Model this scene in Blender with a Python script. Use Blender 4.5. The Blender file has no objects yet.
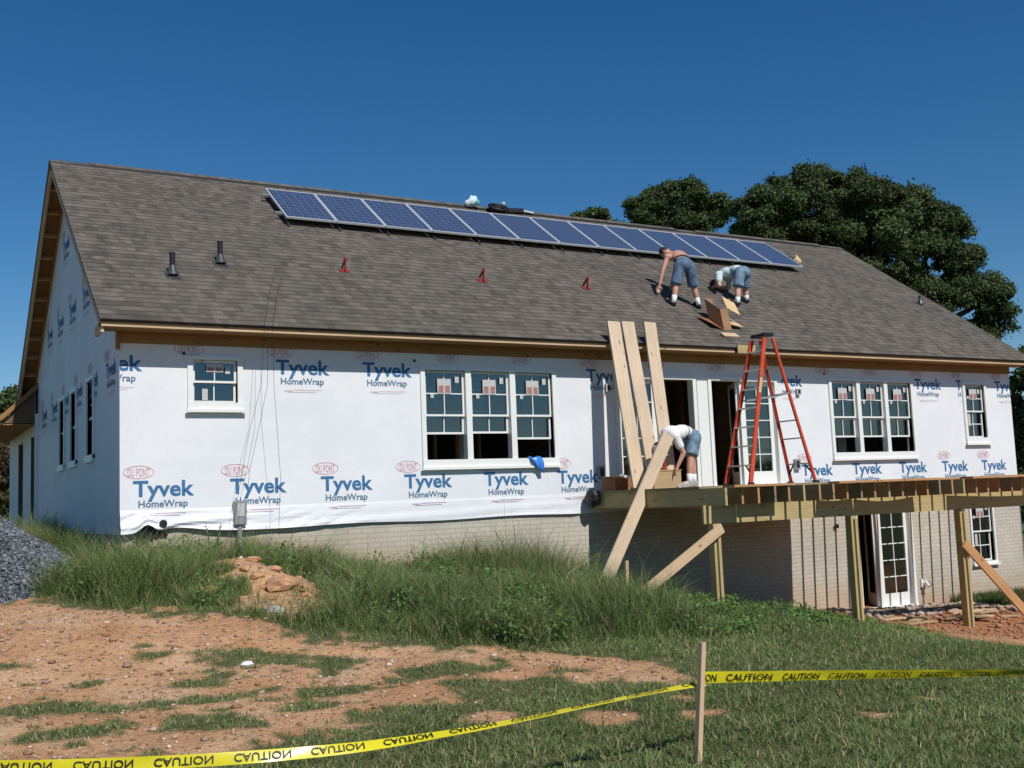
import bpy, bmesh, math, random
import numpy as np
from mathutils import Vector, Matrix
random.seed(7); rng = np.random.default_rng(7)
R = math.radians
S = bpy.context.scene
COL = S.collection

# ------------------------------------------------------------------ camera
CAM = (-2.717, -15.4213, 0.2445); FPX = 1091.8
YAW, PITCH, ROLL = 0.5215, 0.1066, -0.0400
def basis():
    cy, sy, cp, sp = math.cos(YAW), math.sin(YAW), math.cos(PITCH), math.sin(PITCH)
    f = Vector((sy*cp, cy*cp, sp)); r = Vector((cy, -sy, 0)); u = r.cross(f)
    c, s = math.cos(ROLL), math.sin(ROLL)
    return c*r + s*u, -s*r + c*u, f
_r, _u, _f = basis()
cd = bpy.data.cameras.new('camera'); cam = bpy.data.objects.new('camera', cd); COL.objects.link(cam)
cd.sensor_width = 36; cd.lens = FPX/1024*36; cd.clip_start = .1; cd.clip_end = 3000
cam.matrix_world = Matrix((( _r.x, _u.x, -_f.x, CAM[0]), (_r.y, _u.y, -_f.y, CAM[1]), (_r.z, _u.z, -_f.z, CAM[2]), (0, 0, 0, 1)))
S.camera = cam
def at(px, py, depth):
    return Vector(CAM) + depth*(_f + _r*((px-512)/FPX) - _u*((py-384)/FPX))

# ------------------------------------------------------------------ world and sun
SUN_EL, SUN_AZ = 46.0, 2.5            # azimuth: degrees from -Y towards +X
w = bpy.data.worlds.new('World'); S.world = w; w.use_nodes = True
nt = w.node_tree; bg = nt.nodes['Background']
sky = nt.nodes.new('ShaderNodeTexSky'); sky.sky_type = 'NISHITA'; sky.sun_disc = False
sky.sun_elevation = R(SUN_EL); sky.sun_rotation = R(180-SUN_AZ)
sky.altitude = 300; sky.air_density = 1.0; sky.dust_density = 0.05; sky.ozone_density = 4.0
hs = nt.nodes.new('ShaderNodeHueSaturation'); hs.inputs['Saturation'].default_value = 1.31; hs.inputs['Hue'].default_value = .50
nt.links.new(sky.outputs[0], hs.inputs['Color']); nt.links.new(hs.outputs[0], bg.inputs[0]); bg.inputs[1].default_value = 0.078
sd = bpy.data.lights.new('sun', 'SUN'); sd.energy = 4.2; sd.angle = R(.5); sd.color = (1, .96, .90)
sun = bpy.data.objects.new('sun', sd); COL.objects.link(sun)
sdir = Vector((math.sin(R(SUN_AZ))*math.cos(R(SUN_EL)), -math.cos(R(SUN_AZ))*math.cos(R(SUN_EL)), math.sin(R(SUN_EL))))
sun.rotation_euler = sdir.to_track_quat('Z', 'Y').to_euler(); sun.location = (0, -20, 30)
S.view_settings.view_transform = 'Standard'; S.view_settings.look = 'None'
S.view_settings.exposure = 0.0; S.view_settings.gamma = 1
S.cycles.max_bounces = 6; S.cycles.transparent_max_bounces = 12

# ------------------------------------------------------------------ materials
def nodes(m): m.use_nodes = True; t = m.node_tree; return t, t.nodes, t.links, t.nodes['Principled BSDF']
def mix(t, fac, a, b, mode='MIX'):
    n = t.nodes.new('ShaderNodeMix'); n.data_type = 'RGBA'; n.blend_type = mode
    for i, v in ((0, fac), (6, a), (7, b)):
        if hasattr(v, 'is_output'): t.links.new(v, n.inputs[i])
        else: n.inputs[i].default_value = v if i == 0 else (*v[:3], 1)
    return n.outputs[2]
def ramp(t, src, stops):
    n = t.nodes.new('ShaderNodeValToRGB'); t.links.new(src, n.inputs[0])
    e = n.color_ramp.elements
    while len(e) < len(stops): e.new(.5)
    for x, (p, c) in zip(e, stops): x.position = p; x.color = (*c, 1) if len(c) == 3 else c
    return n.outputs[0]
def noise(t, scale, vec=None, detail=4, rough=.6):
    n = t.nodes.new('ShaderNodeTexNoise'); n.inputs['Scale'].default_value = scale
    n.inputs['Detail'].default_value = detail; n.inputs['Roughness'].default_value = rough
    if vec: t.links.new(vec, n.inputs['Vector'])
    return n.outputs['Fac']
def coord(t, kind='Object', scale=(1, 1, 1)):
    n = t.nodes.new('ShaderNodeTexCoord'); m = t.nodes.new('ShaderNodeMapping'); m.inputs['Scale'].default_value = scale
    t.links.new(n.outputs[kind], m.inputs[0]); return m.outputs[0]
def bump(t, bsdf, src, strength=.3, dist=.01):
    n = t.nodes.new('ShaderNodeBump'); n.inputs['Strength'].default_value = strength; n.inputs['Distance'].default_value = dist
    t.links.new(src, n.inputs['Height']); t.links.new(n.outputs[0], bsdf.inputs['Normal'])
def mat(name, col, rough=.7, var=.12, scale=6, metal=0, bmp=.15, spec=.4, kind='Object', stretch=(1, 1, 1)):
    m = bpy.data.materials.new(name); t, N, Lk, b = nodes(m)
    v = coord(t, kind, stretch); f = noise(t, scale, v)
    lo = tuple(c*(1-var) for c in col); hi = tuple(min(1, c*(1+var)) for c in col)
    Lk.new(ramp(t, f, [(.3, lo), (.7, hi)]), b.inputs['Base Color'])
    b.inputs['Roughness'].default_value = rough; b.inputs['Metallic'].default_value = metal
    b.inputs['Specular IOR Level'].default_value = spec
    if bmp: bump(t, b, noise(t, scale*8, v), bmp, .004)
    return m
def wood(name, col, dark=.72, knots=True, rough=.75):
    m = bpy.data.materials.new(name); t, N, Lk, b = nodes(m)
    g1 = noise(t, 1, coord(t, 'UV', (1.2, 26, 1)), 5, .7)
    c = ramp(t, g1, [(.3, tuple(x*dark for x in col)), (.65, tuple(min(1, x*1.1) for x in col))])
    big = noise(t, 1.5, coord(t, 'Object'), 2)
    c = mix(t, .35, c, ramp(t, big, [(.35, tuple(x*.8 for x in col)), (.65, tuple(min(1, x*1.15) for x in col))]))
    if knots:
        vo = N.new('ShaderNodeTexVoronoi'); Lk.new(coord(t, 'UV', (3.2, 8, 1)), vo.inputs['Vector']); vo.inputs['Scale'].default_value = 1
        k = ramp(t, vo.outputs['Distance'], [(.08, (1, 1, 1)), (.15, (0, 0, 0))])
        c = mix(t, k, c, tuple(x*.35 for x in col))
    Lk.new(c, b.inputs['Base Color']); b.inputs['Roughness'].default_value = rough; b.inputs['Specular IOR Level'].default_value = .25
    bump(t, b, g1, .15, .003)
    return m
M = {}
M['pine'] = wood('new_pine', (.62, .44, .27))
M['pine_pale'] = wood('pale_pine', (.66, .51, .36))
M['pine_orange'] = wood('orange_pine', (.50, .27, .12))
M['treated'] = wood('treated_pine', (.46, .36, .17))
M['treated_grey'] = wood('weathered_treated_pine', (.28, .225, .13))
M['treated_red'] = wood('reddish_joist', (.40, .25, .13))
M['osb'] = wood('sheathing_board', (.33, .165, .065), .6, False)
M['soffit'] = wood('plywood_soffit', (.33, .185, .08), .75, True)
M['stud'] = wood('dark_wood', (.17, .10, .06), .7, False)
M['plywood'] = wood('plywood', (.45, .32, .18))
M['vinyl'] = mat('white_vinyl', (.78, .79, .76), .35, .03, 3, bmp=0)
M['black'] = mat('black_plastic', (.012, .012, .014), .5, .2, 8)
M['red'] = mat('red_metal', (.30, .03, .022), .5, .2, 8)
M['orange'] = mat('orange_fibreglass', (.56, .075, .03), .45, .15, 5)
M['alu'] = mat('aluminium', (.55, .57, .58), .35, .08, 12, metal=.7)
M['frame'] = mat('pale_anodised_frame', (.62, .64, .66), .4, .05, 12, metal=.15)
M['alu_dull'] = mat('dull_aluminium', (.40, .41, .41), .5, .1, 12, metal=.4)
M['grey_metal'] = mat('grey_meter_metal', (.30, .31, .31), .45, .1, 6, metal=.2)
M['lead'] = mat('pipe_flashing', (.06, .065, .07), .3, .2, 10)
M['card'] = mat('brown_cardboard', (.33, .19, .10), .9, .1, 5)
M['card_in'] = mat('pale_cardboard', (.62, .44, .24), .9, .08, 5)
M['card_red'] = mat('reddish_cardboard', (.30, .12, .06), .9, .12, 5)
M['skin'] = mat('sunburnt_skin', (.52, .27, .19), .55, .1, 9)
M['skin_pale'] = mat('pale_skin', (.58, .35, .26), .55, .08, 9)
M['denim'] = mat('blue_denim', (.10, .155, .24), .9, .45, 11, bmp=1)
M['denim_pale'] = mat('faded_denim', (.15, .23, .31), .9, .42, 11, bmp=1)
M['white_cloth'] = mat('white_cotton', (.74, .75, .76), .9, .05, 8)
M['blue_cloth'] = mat('pale_blue_cotton', (.55, .66, .68), .9, .06, 8)
M['hair'] = mat('dark_hair', (.035, .018, .014), .7, .3, 30)
M['shoe_dark'] = mat('dark_shoe', (.02, .02, .023), .6, .2, 10)
M['shoe_pale'] = mat('pale_trainer', (.42, .37, .33), .6, .35, 18)
M['blue_rag'] = mat('blue_rag', (.03, .20, .62), .8, .15, 10)
M['yellow'] = mat('yellow_tape', (.66, .58, .02), .3, .08, 4, bmp=0)
M['ink'] = mat('black_ink', (.02, .018, .01), .5, .1, 5, bmp=0)
M['logo_blue'] = mat('printed_blue', (.045, .16, .33), .7, .08, 12, bmp=0)
M['logo_grey'] = mat('printed_slate', (.10, .19, .29), .7, .1, 12, bmp=0)
M['logo_red'] = mat('printed_red', (.64, .34, .39), .7, .1, 12, bmp=0)
M['logo_faint'] = mat('printed_pale_red', (.66, .55, .58), .7, .1, 12, bmp=0)
M['bark'] = mat('bark', (.10, .075, .055), .9, .3, 5, bmp=.5)
M['rubble'] = mat('grey_rubble', (.34, .31, .28), .9, .25, 9, bmp=.4)
M['clay'] = mat('red_clay', (.46, .25, .135), .95, .25, 6, bmp=.6)
M['sticker'] = mat('window_sticker', (.50, .50, .49), .6, .15, 40, bmp=0)
M['sticker_pink'] = mat('red_print_on_sticker', (.36, .17, .16), .6, .5, 60, bmp=0)
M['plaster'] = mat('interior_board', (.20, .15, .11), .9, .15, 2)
M['teal'] = mat('teal_print', (.12, .42, .42), .6, .1, 8, bmp=0)

def wrap_mat():
    m = bpy.data.materials.new('white_house_wrap'); t, N, Lk, b = nodes(m)
    v = coord(t)
    Lk.new(ramp(t, noise(t, .9, v, 5), [(.3, (.71, .73, .76)), (.7, (.80, .81, .83))]), b.inputs['Base Color'])
    b.inputs['Roughness'].default_value = .55; b.inputs['Specular IOR Level'].default_value = .35
    wr = noise(t, 2.2, coord(t, 'Object', (1, 1, 1.2)), 6, .6)
    bump(t, b, wr, .16, .05)
    return m
M['wrap'] = wrap_mat()
def brick_mat():
    m = bpy.data.materials.new('pale_brick_pattern'); t, N, Lk, b = nodes(m)
    br = N.new('ShaderNodeTexBrick'); Lk.new(coord(t, 'UV'), br.inputs['Vector'])
    br.inputs['Scale'].default_value = 1; br.inputs['Brick Width'].default_value = .21; br.inputs['Row Height'].default_value = .075
    br.inputs['Mortar Size'].default_value = .008; br.inputs['Mortar Smooth'].default_value = .4; br.offset = .5
    br.inputs['Color1'].default_value = (.54, .50, .42, 1); br.inputs['Color2'].default_value = (.49, .455, .385, 1); br.inputs['Mortar'].default_value = (.37, .34, .28, 1)
    st = ramp(t, noise(t, .7, coord(t), 5), [(.35, (.86, .86, .86)), (.65, (1.06, 1.05, 1.03))])
    c = mix(t, 1, br.outputs['Color'], st, 'MULTIPLY')
    # clay splashed on the lowest courses, above the soil line
    at_ = N.new('ShaderNodeAttribute'); at_.attribute_name = 'splash'
    nz = N.new('ShaderNodeMath'); nz.operation = 'MULTIPLY'; Lk.new(at_.outputs['Fac'], nz.inputs[0]); Lk.new(noise(t, 3, coord(t), 5), nz.inputs[1])
    c = mix(t, nz.outputs[0], c, (.42, .26, .13))
    Lk.new(c, b.inputs['Base Color']); b.inputs['Roughness'].default_value = .9
    bump(t, b, br.outputs['Fac'], -.7, .012)
    return m
M['brick'] = brick_mat()
def shingle_mat():
    m = bpy.data.materials.new('asphalt_shingles'); t, N, Lk, b = nodes(m)
    uv = coord(t, 'UV')
    def bk(w_, off, fr, c1, c2):
        br = N.new('ShaderNodeTexBrick'); Lk.new(uv, br.inputs['Vector'])
        br.inputs['Scale'].default_value = 1; br.inputs['Brick Width'].default_value = w_; br.inputs['Row Height'].default_value = .142
        br.inputs['Mortar Size'].default_value = .0; br.offset = off; br.offset_frequency = fr; br.squash = 1.3; br.squash_frequency = 3
        br.inputs['Color1'].default_value = (*c1, 1); br.inputs['Color2'].default_value = (*c2, 1); br.inputs['Mortar'].default_value = (*c1, 1)
        return br.outputs['Color']
    a = bk(.10, .37, 2, (.078, .069, .059), (.170, .155, .132)); c2 = bk(.17, .61, 3, (.070, .062, .055), (.165, .143, .120))
    c = mix(t, .5, a, c2)
    gn = ramp(t, noise(t, 160, coord(t), 2), [(.3, (.72, .72, .72)), (.7, (1.25, 1.25, 1.25))])
    c = mix(t, 1, c, gn, 'MULTIPLY')
    big = ramp(t, noise(t, .5, coord(t), 4), [(.3, (.9, .9, .92)), (.7, (1.08, 1.05, 1.0))])
    c = mix(t, 1, c, big, 'MULTIPLY')
    Lk.new(c, b.inputs['Base Color']); b.inputs['Roughness'].default_value = .95; b.inputs['Specular IOR Level'].default_value = .2
    bump(t, b, noise(t, 120, coord(t), 2), .5, .004)
    return m
M['shingle'] = shingle_mat()
def glass_mat():
    m = bpy.data.materials.new('window_glass'); t, N, Lk, b = nodes(m); N.remove(b)
    out = N['Material Output']
    tr = N.new('ShaderNodeBsdfTransparent'); tr.inputs[0].default_value = (.42, .55, .56, 1)
    gl = N.new('ShaderNodeBsdfGlossy'); gl.inputs['Roughness'].default_value = .03; gl.inputs[0].default_value = (.80, .92, .95, 1)
    fr = N.new('ShaderNodeFresnel'); fr.inputs[0].default_value = 2.35
    bump_n = N.new('ShaderNodeBump'); bump_n.inputs['Strength'].default_value = .06; bump_n.inputs['Distance'].default_value = .02
    Lk.new(noise(t, 1.3, coord(t), 1), bump_n.inputs['Height']); Lk.new(bump_n.outputs[0], gl.inputs['Normal'])
    mx = N.new('ShaderNodeMixShader'); Lk.new(fr.outputs[0], mx.inputs[0]); Lk.new(tr.outputs[0], mx.inputs[1]); Lk.new(gl.outputs[0], mx.inputs[2])
    Lk.new(mx.outputs[0], out.inputs[0]); return m
M['glass'] = glass_mat()
def solar_mat():
    m = bpy.data.materials.new('blue_solar_cells'); t, N, Lk, b = nodes(m)
    uv = coord(t, 'UV')
    br = N.new('ShaderNodeTexBrick'); Lk.new(uv, br.inputs['Vector']); br.offset = 0
    br.inputs['Scale'].default_value = 1; br.inputs['Brick Width'].default_value = .156; br.inputs['Row Height'].default_value = .158
    br.inputs['Mortar Size'].default_value = .007; br.inputs['Mortar'].default_value = (.24, .28, .38, 1)
    br.inputs['Color1'].default_value = (.040, .060, .125, 1); br.inputs['Color2'].default_value = (.058, .082, .16, 1)
    vo = N.new('ShaderNodeTexVoronoi'); Lk.new(uv, vo.inputs['Vector']); vo.inputs['Scale'].default_value = 38
    c = mix(t, .25, br.outputs['Color'], mix(t, vo.outputs['Color'], (.016, .028, .075), (.05, .07, .14)))
    wv = N.new('ShaderNodeTexBrick'); Lk.new(uv, wv.inputs['Vector']); wv.offset = 0; wv.inputs['Scale'].default_value = 1
    wv.inputs['Brick Width'].default_value = .078; wv.inputs['Row Height'].default_value = 9; wv.inputs['Mortar Size'].default_value = .003
    c = mix(t, wv.outputs['Fac'], c, (.15, .18, .25))
    Lk.new(c, b.inputs['Base Color']); b.inputs['Roughness'].default_value = .35; b.inputs['Specular IOR Level'].default_value = .4
    b.inputs['Coat Weight'].default_value = 1; b.inputs['Coat Roughness'].default_value = .08
    return m
M['solar'] = solar_mat()
def attr_mat(name, rough=.6, trans=.25, att='col'):
    m = bpy.data.materials.new(name); t, N, Lk, b = nodes(m)
    a = N.new('ShaderNodeAttribute'); a.attribute_name = att
    Lk.new(a.outputs['Color'], b.inputs['Base Color']); b.inputs['Roughness'].default_value = rough; b.inputs['Specular IOR Level'].default_value = .25
    if trans:
        out = N['Material Output']; tl = N.new('ShaderNodeBsdfTranslucent'); Lk.new(a.outputs['Color'], tl.inputs[0])
        mx = N.new('ShaderNodeMixShader'); mx.inputs[0].default_value = trans
        Lk.new(b.outputs[0], mx.inputs[1]); Lk.new(tl.outputs[0], mx.inputs[2]); Lk.new(mx.outputs[0], out.inputs[0])
    return m
M['blade'] = attr_mat('grass_blades', .55, .3)
M['leaf'] = attr_mat('tree_leaves', .55, .25)
M['stone'] = attr_mat('stones', .9, 0)
def ground_mat():
    m = bpy.data.materials.new('soil_and_turf'); t, N, Lk, b = nodes(m)
    v = coord(t)
    a = N.new('ShaderNodeAttribute'); a.attribute_name = 'bare'
    d1 = ramp(t, noise(t, 1.1, v, 6, .65), [(.3, (.45, .225, .105)), (.5, (.57, .325, .17)), (.72, (.66, .44, .27))])
    d2 = ramp(t, noise(t, 22, v, 6, .75), [(.32, (.60, .57, .54)), (.5, (.95, .95, .95)), (.7, (1.2, 1.2, 1.2))])
    dirt = mix(t, 1, d1, d2, 'MULTIPLY')
    vo = N.new('ShaderNodeTexVoronoi'); Lk.new(v, vo.inputs['Vector']); vo.inputs['Scale'].default_value = 22
    dirt = mix(t, ramp(t, vo.outputs['Distance'], [(.10, (.55, .55, .55)), (.2, (0, 0, 0))]), dirt, (.50, .40, .32))
    red = N.new('ShaderNodeAttribute'); red.attribute_name = 'red'
    dirt = mix(t, red.outputs['Fac'], dirt, mix(t, 1, (.40, .165, .075), d2, 'MULTIPLY'))
    gr = ramp(t, noise(t, 5, v, 5), [(.3, (.07, .082, .032)), (.7, (.15, .145, .07))])
    Lk.new(mix(t, a.outputs['Fac'], gr, dirt), b.inputs['Base Color']); b.inputs['Roughness'].default_value = .95; b.inputs['Specular IOR Level'].default_value = .15
    bump(t, b, noise(t, 12, v, 8, .72), .7, .05)
    return m
M['ground'] = ground_mat()

# ------------------------------------------------------------------ mesh helpers
class MB:
    """collects shapes, then links them as ONE mesh object"""
    def __init__(s): s.v = []; s.f = []; s.m = []; s.uv = []
    def face(s, pts, mi=0, uv=None):
        i = len(s.v); s.v += [tuple(p) for p in pts]; s.f.append(tuple(range(i, i+len(pts)))); s.m.append(mi)
        s.uv += list(uv) if uv else [(p[0]+p[1], p[2]) for p in pts]
        return s
    def box(s, x0, x1, y0, y1, z0, z1, mi=0):
        d = ((x1-x0), (y1-y0), (z1-z0)); a = Vector(((x0+x1)/2, (y0+y1)/2, (z0+z1)/2))
        return s.obox(a, Vector((1, 0, 0)), Vector((0, 1, 0)), Vector((0, 0, 1)), d, mi)
    def obox(s, c, ax, ay, az, d, mi=0):
        X, Y, Z = ax*d[0]/2, ay*d[1]/2, az*d[2]/2
        P = lambda i, j, k: c + X*i + Y*j + Z*k
        L = max(range(3), key=lambda i: d[i]); off = random.random()*7
        for q in (((-1,-1,-1),(1,-1,-1),(1,-1,1),(-1,-1,1)), ((1,1,-1),(-1,1,-1),(-1,1,1),(1,1,1)), ((-1,1,-1),(-1,-1,-1),(-1,-1,1),(-1,1,1)),
                  ((1,-1,-1),(1,1,-1),(1,1,1),(1,-1,1)), ((-1,-1,1),(1,-1,1),(1,1,1),(-1,1,1)), ((-1,1,-1),(1,1,-1),(1,-1,-1),(-1,-1,-1))):
            uv = []
            for t in q:
                o = [t[k]*d[k]/2 for k in range(3)]; r = [o[k] for k in range(3) if k != L]
                uv.append((o[L]+off, r[0]+r[1]+off*3.1))
            s.face([P(*t) for t in q], mi, uv)
        return s
    def bar(s, a, b, w, t, up=(0, 0, 1), mi=0):
        """board from a to b, width w across the 'side' direction, thickness t along up"""
        a, b = Vector(a), Vector(b); ax = (b-a).normalized(); up = Vector(up)
        ay = up.cross(ax)
        if ay.length < 1e-5: ay = Vector((1, 0, 0)).cross(ax)
        ay.normalize(); az = ax.cross(ay)
        return s.obox((a+b)/2, ax, ay, az, ((b-a).length, w, t), mi)
    def tube(s, pts, r, n=8, mi=0, cap=True):
        pts = [Vector(p) for p in pts]; rs = r if isinstance(r, (list, tuple)) else [r]*len(pts)
        rings = []; prev = None
        for i, p in enumerate(pts):
            d = (pts[min(i+1, len(pts)-1)] - pts[max(i-1, 0)]).normalized()
            ref = prev if prev else (Vector((0, 0, 1)) if abs(d.z) < .9 else Vector((1, 0, 0)))
            x = (ref - d*ref.dot(d)).normalized(); prev = x; y = d.cross(x)
            rings.append([p + (x*math.cos(k*2*math.pi/n) + y*math.sin(k*2*math.pi/n))*rs[i] for k in range(n)])
        for a, b in zip(rings, rings[1:]):
            for k in range(n): s.face([a[k], a[(k+1) % n], b[(k+1) % n], b[k]], mi)
        if cap: s.face(rings[0][::-1], mi); s.face(rings[-1], mi)
        return s
    def ell(s, c, ax, ay, az, n=12, mi=0):
        c = Vector(c); m = n//2; rows = []
        for i in range(m+1):
            th = math.pi*i/m
            rows.append([c + ax*(math.sin(th)*math.cos(2*math.pi*k/n)) + ay*(math.sin(th)*math.sin(2*math.pi*k/n)) + az*math.cos(th) for k in range(n)])
        for i in range(m):
            for k in range(n):
                q = [rows[i][k], rows[i+1][k], rows[i+1][(k+1) % n], rows[i][(k+1) % n]]
                if i == 0: q = [q[0], q[1], q[2]]
                elif i == m-1: q = [q[0], q[1], q[3]]
                s.face(q, mi)
        return s
    def cap(s, a, b, ra, rb, n=12, mi=0):
        """tapered capsule, closed"""
        a, b = Vector(a), Vector(b); d = (b-a).normalized()
        x = d.orthogonal().normalized(); y = d.cross(x); prof = []
        for i in range(5): t = math.pi/2*(1-i/4); prof.append((a - d*ra*math.sin(t), max(ra*math.cos(t), 1e-4)))
        for i in range(5): t = math.pi/2*(i/4); prof.append((b + d*rb*math.sin(t), max(rb*math.cos(t), 1e-4)))
        rings = [[p + (x*math.cos(k*2*math.pi/n)+y*math.sin(k*2*math.pi/n))*r for k in range(n)] for p, r in prof]
        for p, q in zip(rings, rings[1:]):
            for k in range(n): s.face([p[k], p[(k+1) % n], q[(k+1) % n], q[k]], mi)
        s.face(rings[0][::-1], mi); s.face(rings[-1], mi)
        return s
    def mesh(s, name, mats, weld=False):
        me = bpy.data.meshes.new(name); me.from_pydata(s.v, [], s.f)
        for m in mats: me.materials.append(m)
        me.polygons.foreach_set('material_index', s.m)
        ul = me.uv_layers.new(name='UVMap'); ul.data.foreach_set('uv', [c for u in s.uv for c in u])
        if weld:
            bm = bmesh.new(); bm.from_mesh(me); bmesh.ops.remove_doubles(bm, verts=bm.verts, dist=1e-4)
            bmesh.ops.recalc_face_normals(bm, faces=bm.faces); bm.to_mesh(me); bm.free()
        me.update(); return me
    def build(s, name, mats, parent=None, smooth=False, weld=False, bev=0):
        if not isinstance(mats, (list, tuple)): mats = [mats]
        me = s.mesh(name, mats, weld or bev > 0 or smooth)
        o = bpy.data.objects.new(name, me); COL.objects.link(o)
        if smooth: me.polygons.foreach_set('use_smooth', [True]*len(me.polygons))
        if bev:
            b = o.modifiers.new('bevel', 'BEVEL'); b.width = bev; b.segments = 1; b.limit_method = 'ANGLE'
        if parent: attach(o, parent)
        return o
def attach(o, parent):
    o.parent = parent
    wm = world(parent)
    o.matrix_parent_inverse = wm.inverted()
def world(o):
    m = Matrix.LocRotScale(o.location, o.rotation_euler, o.scale)
    return (world(o.parent) @ o.matrix_parent_inverse @ m) if o.parent else m
def tag(o, label=None, cat=None, group=None, kind=None):
    for k, v in (('label', label), ('category', cat), ('group', group), ('kind', kind)):
        if v: o[k] = v
    return o
def thing(name, label, cat, loc=(0, 0, 0), group=None):
    o = bpy.data.objects.new(name, None); COL.objects.link(o); o.location = loc; o.empty_display_size = .2
    return tag(o, label, cat, group)
def children(o): return [c for c in COL.objects if c.parent == o]
def dup(o, delta, label, group=None):
    """copy of a thing with its parts and sub-parts, moved by delta"""
    r = o.copy(); COL.objects.link(r); r.location = Vector(o.location) + Vector(delta); r['label'] = label
    for ch in children(o):
        c = ch.copy(); COL.objects.link(c); c.parent = r; c.matrix_parent_inverse = ch.matrix_parent_inverse.copy()
        for g_ in children(ch):
            d = g_.copy(); COL.objects.link(d); d.parent = c; d.matrix_parent_inverse = g_.matrix_parent_inverse.copy()
    return r
def text_mesh(body, bold=0.0, size=1.0):
    cu = bpy.data.curves.new('lettering', 'FONT'); cu.body = body; cu.size = size; cu.offset = bold; cu.resolution_u = 3
    o = bpy.data.objects.new('lettering', cu); COL.objects.link(o)
    dg = bpy.context.evaluated_depsgraph_get(); me = bpy.data.meshes.new_from_object(o.evaluated_get(dg))
    bpy.data.objects.remove(o); bpy.data.curves.remove(cu)
    vs = np.array([tuple(v.co) for v in me.vertices]); fs = [tuple(p.vertices) for p in me.polygons]
    bpy.data.meshes.remove(me)
    lo = vs.min(0); hi = vs.max(0); vs = vs - [lo[0], 0, 0]
    return vs, fs, hi[0]-lo[0]
def wall_faces(mb, a0, a1, z0, z1, holes, P, mi=0, step=None):
    """rectangle a0..a1 x z0..z1 with rectangular holes; P(a,z) gives the point"""
    xs = sorted({a0, a1, *[h for H in holes for h in H[:2] if a0 < h < a1]}); zs = sorted({z0, z1, *[h for H in holes for h in H[2:] if z0 < h < z1]})
    for i in range(len(xs)-1):
        for j in range(len(zs)-1):
            cx, cz = (xs[i]+xs[i+1])/2, (zs[j]+zs[j+1])/2
            if any(h[0] < cx < h[1] and h[2] < cz < h[3] for h in holes): continue
            mb.face([P(xs[i], zs[j]), P(xs[i+1], zs[j]), P(xs[i+1], zs[j+1]), P(xs[i], zs[j+1])], mi, [(xs[i], zs[j]), (xs[i+1], zs[j]), (xs[i+1], zs[j+1]), (xs[i], zs[j+1])])
def vnoise(x, y, s, seed=0):
    x = np.asarray(x, float)/s; y = np.asarray(y, float)/s
    xi = np.floor(x).astype(int); yi = np.floor(y).astype(int); fx = x-xi; fy = y-yi
    def h(a, b):
        n = (a*374761393 + b*668265263 + seed*144269) & 0x7fffffff
        n = ((n ^ (n >> 13))*1274126177) & 0x7fffffff
        return ((n ^ (n >> 16)) & 0xffff)/65535.
    fx = fx*fx*(3-2*fx); fy = fy*fy*(3-2*fy)
    return (h(xi, yi)*(1-fx)+h(xi+1, yi)*fx)*(1-fy) + (h(xi, yi+1)*(1-fx)+h(xi+1, yi+1)*fx)*fy
def fbm(x, y, s, seed=0): return (vnoise(x, y, s, seed) + .5*vnoise(x, y, s/2.1, seed+1) + .25*vnoise(x, y, s/4.3, seed+2))/1.75

# ------------------------------------------------------------------ terrain
CP = np.array([(0,0,-.42),(2,0,-.55),(4.7,0,-.85),(7,0,-1.2),(9.5,0,-1.65),(12,0,-1.98),(14,0,-2.16),(18.5,0,-2.2),(23,0,-2.25),
(-3,-3,-.8),(0,-3,-.8),(3,-3,-.95),(5,-3,-1.1),(7.7,-3,-1.4),(10.5,-3,-1.9),(13,-3,-2.2),(16,-3,-2.22),(20,-3,-2.3),
(-4,-6,-1.22),(0,-6,-1.25),(4,-6,-1.32),(7,-6,-1.5),(10,-6,-1.85),(13,-6,-2.15),(17,-6,-2.3),
(-4,-9,-1.36),(0,-9,-1.36),(3,-9,-1.4),(6,-9,-1.55),(10,-9,-1.8),(15,-9,-2.1),
(-5,-13,-1.36),(0,-13,-1.36),(5,-13,-1.5),(10,-13,-1.75),(-3,-18,-1.36),(5,-18,-1.4),
(-3,2,-.4),(-3,6,-.35),(-1,4,-.2),(-1,10,-.15),(-3,14,-.2),(-8,-4,-.9),(-8,4,-.5),(8,6,-1),(8,14,-.5),(20,10,-1.5),(-8,14,-.3),(-10,-12,-1.3),(20,-15,-2.0)])
def smooth(a, b, x): t = np.clip((x-a)/(b-a), 0, 1); return t*t*(3-2*t)
def g(x, y):
    x = np.asarray(x, float); y = np.asarray(y, float)
    num = np.zeros_like(x); den = np.zeros_like(x)
    for cx, cy, cz in CP:
        d2 = (x-cx)**2+(y-cy)**2; k = np.exp(-d2/3.38)+1e-3/(d2+.5)**1.5; num += k*cz; den += k
    z = num/den
    z = z + .27*np.exp(-((x-1.25-.35*(y+1.7)*-1)**2/.45+(y+1.7)**2/1.0))*(1+.5*(fbm(x, y, .4, 77)-.5))      # spoil mound
    z = z + .05*(fbm(x, y, .9, 3)-.5) + .035*(fbm(x, y, .22, 9)-.5)
    far = smooth(25, 90, np.hypot(x-5, y+3)); return z*(1-far) + (-1.5)*far
gz = lambda x, y: float(g(np.array([x]), np.array([y]))[0])
EDGE = np.array([(-9,-.6),(-3,-1.0),(-1.3,-1.6),(-.4,-2.9),(.35,-3.3),(.75,-4.0),(1.2,-4.7),(1.8,-5.1),(2.3,-5.5),(3.1,-6.0),(3.7,-6.55),(4.6,-7.2),(9,-8.5)])
NEAR = np.array([(-9,-7.6),(-2,-7.6),(-.6,-8.0),(.3,-7.7),(.8,-7.4),(1.4,-7.2),(2.2,-6.95),(3.2,-7.35),(3.9,-6.9),(4.6,-7.2),(9,-8.5)])
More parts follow.
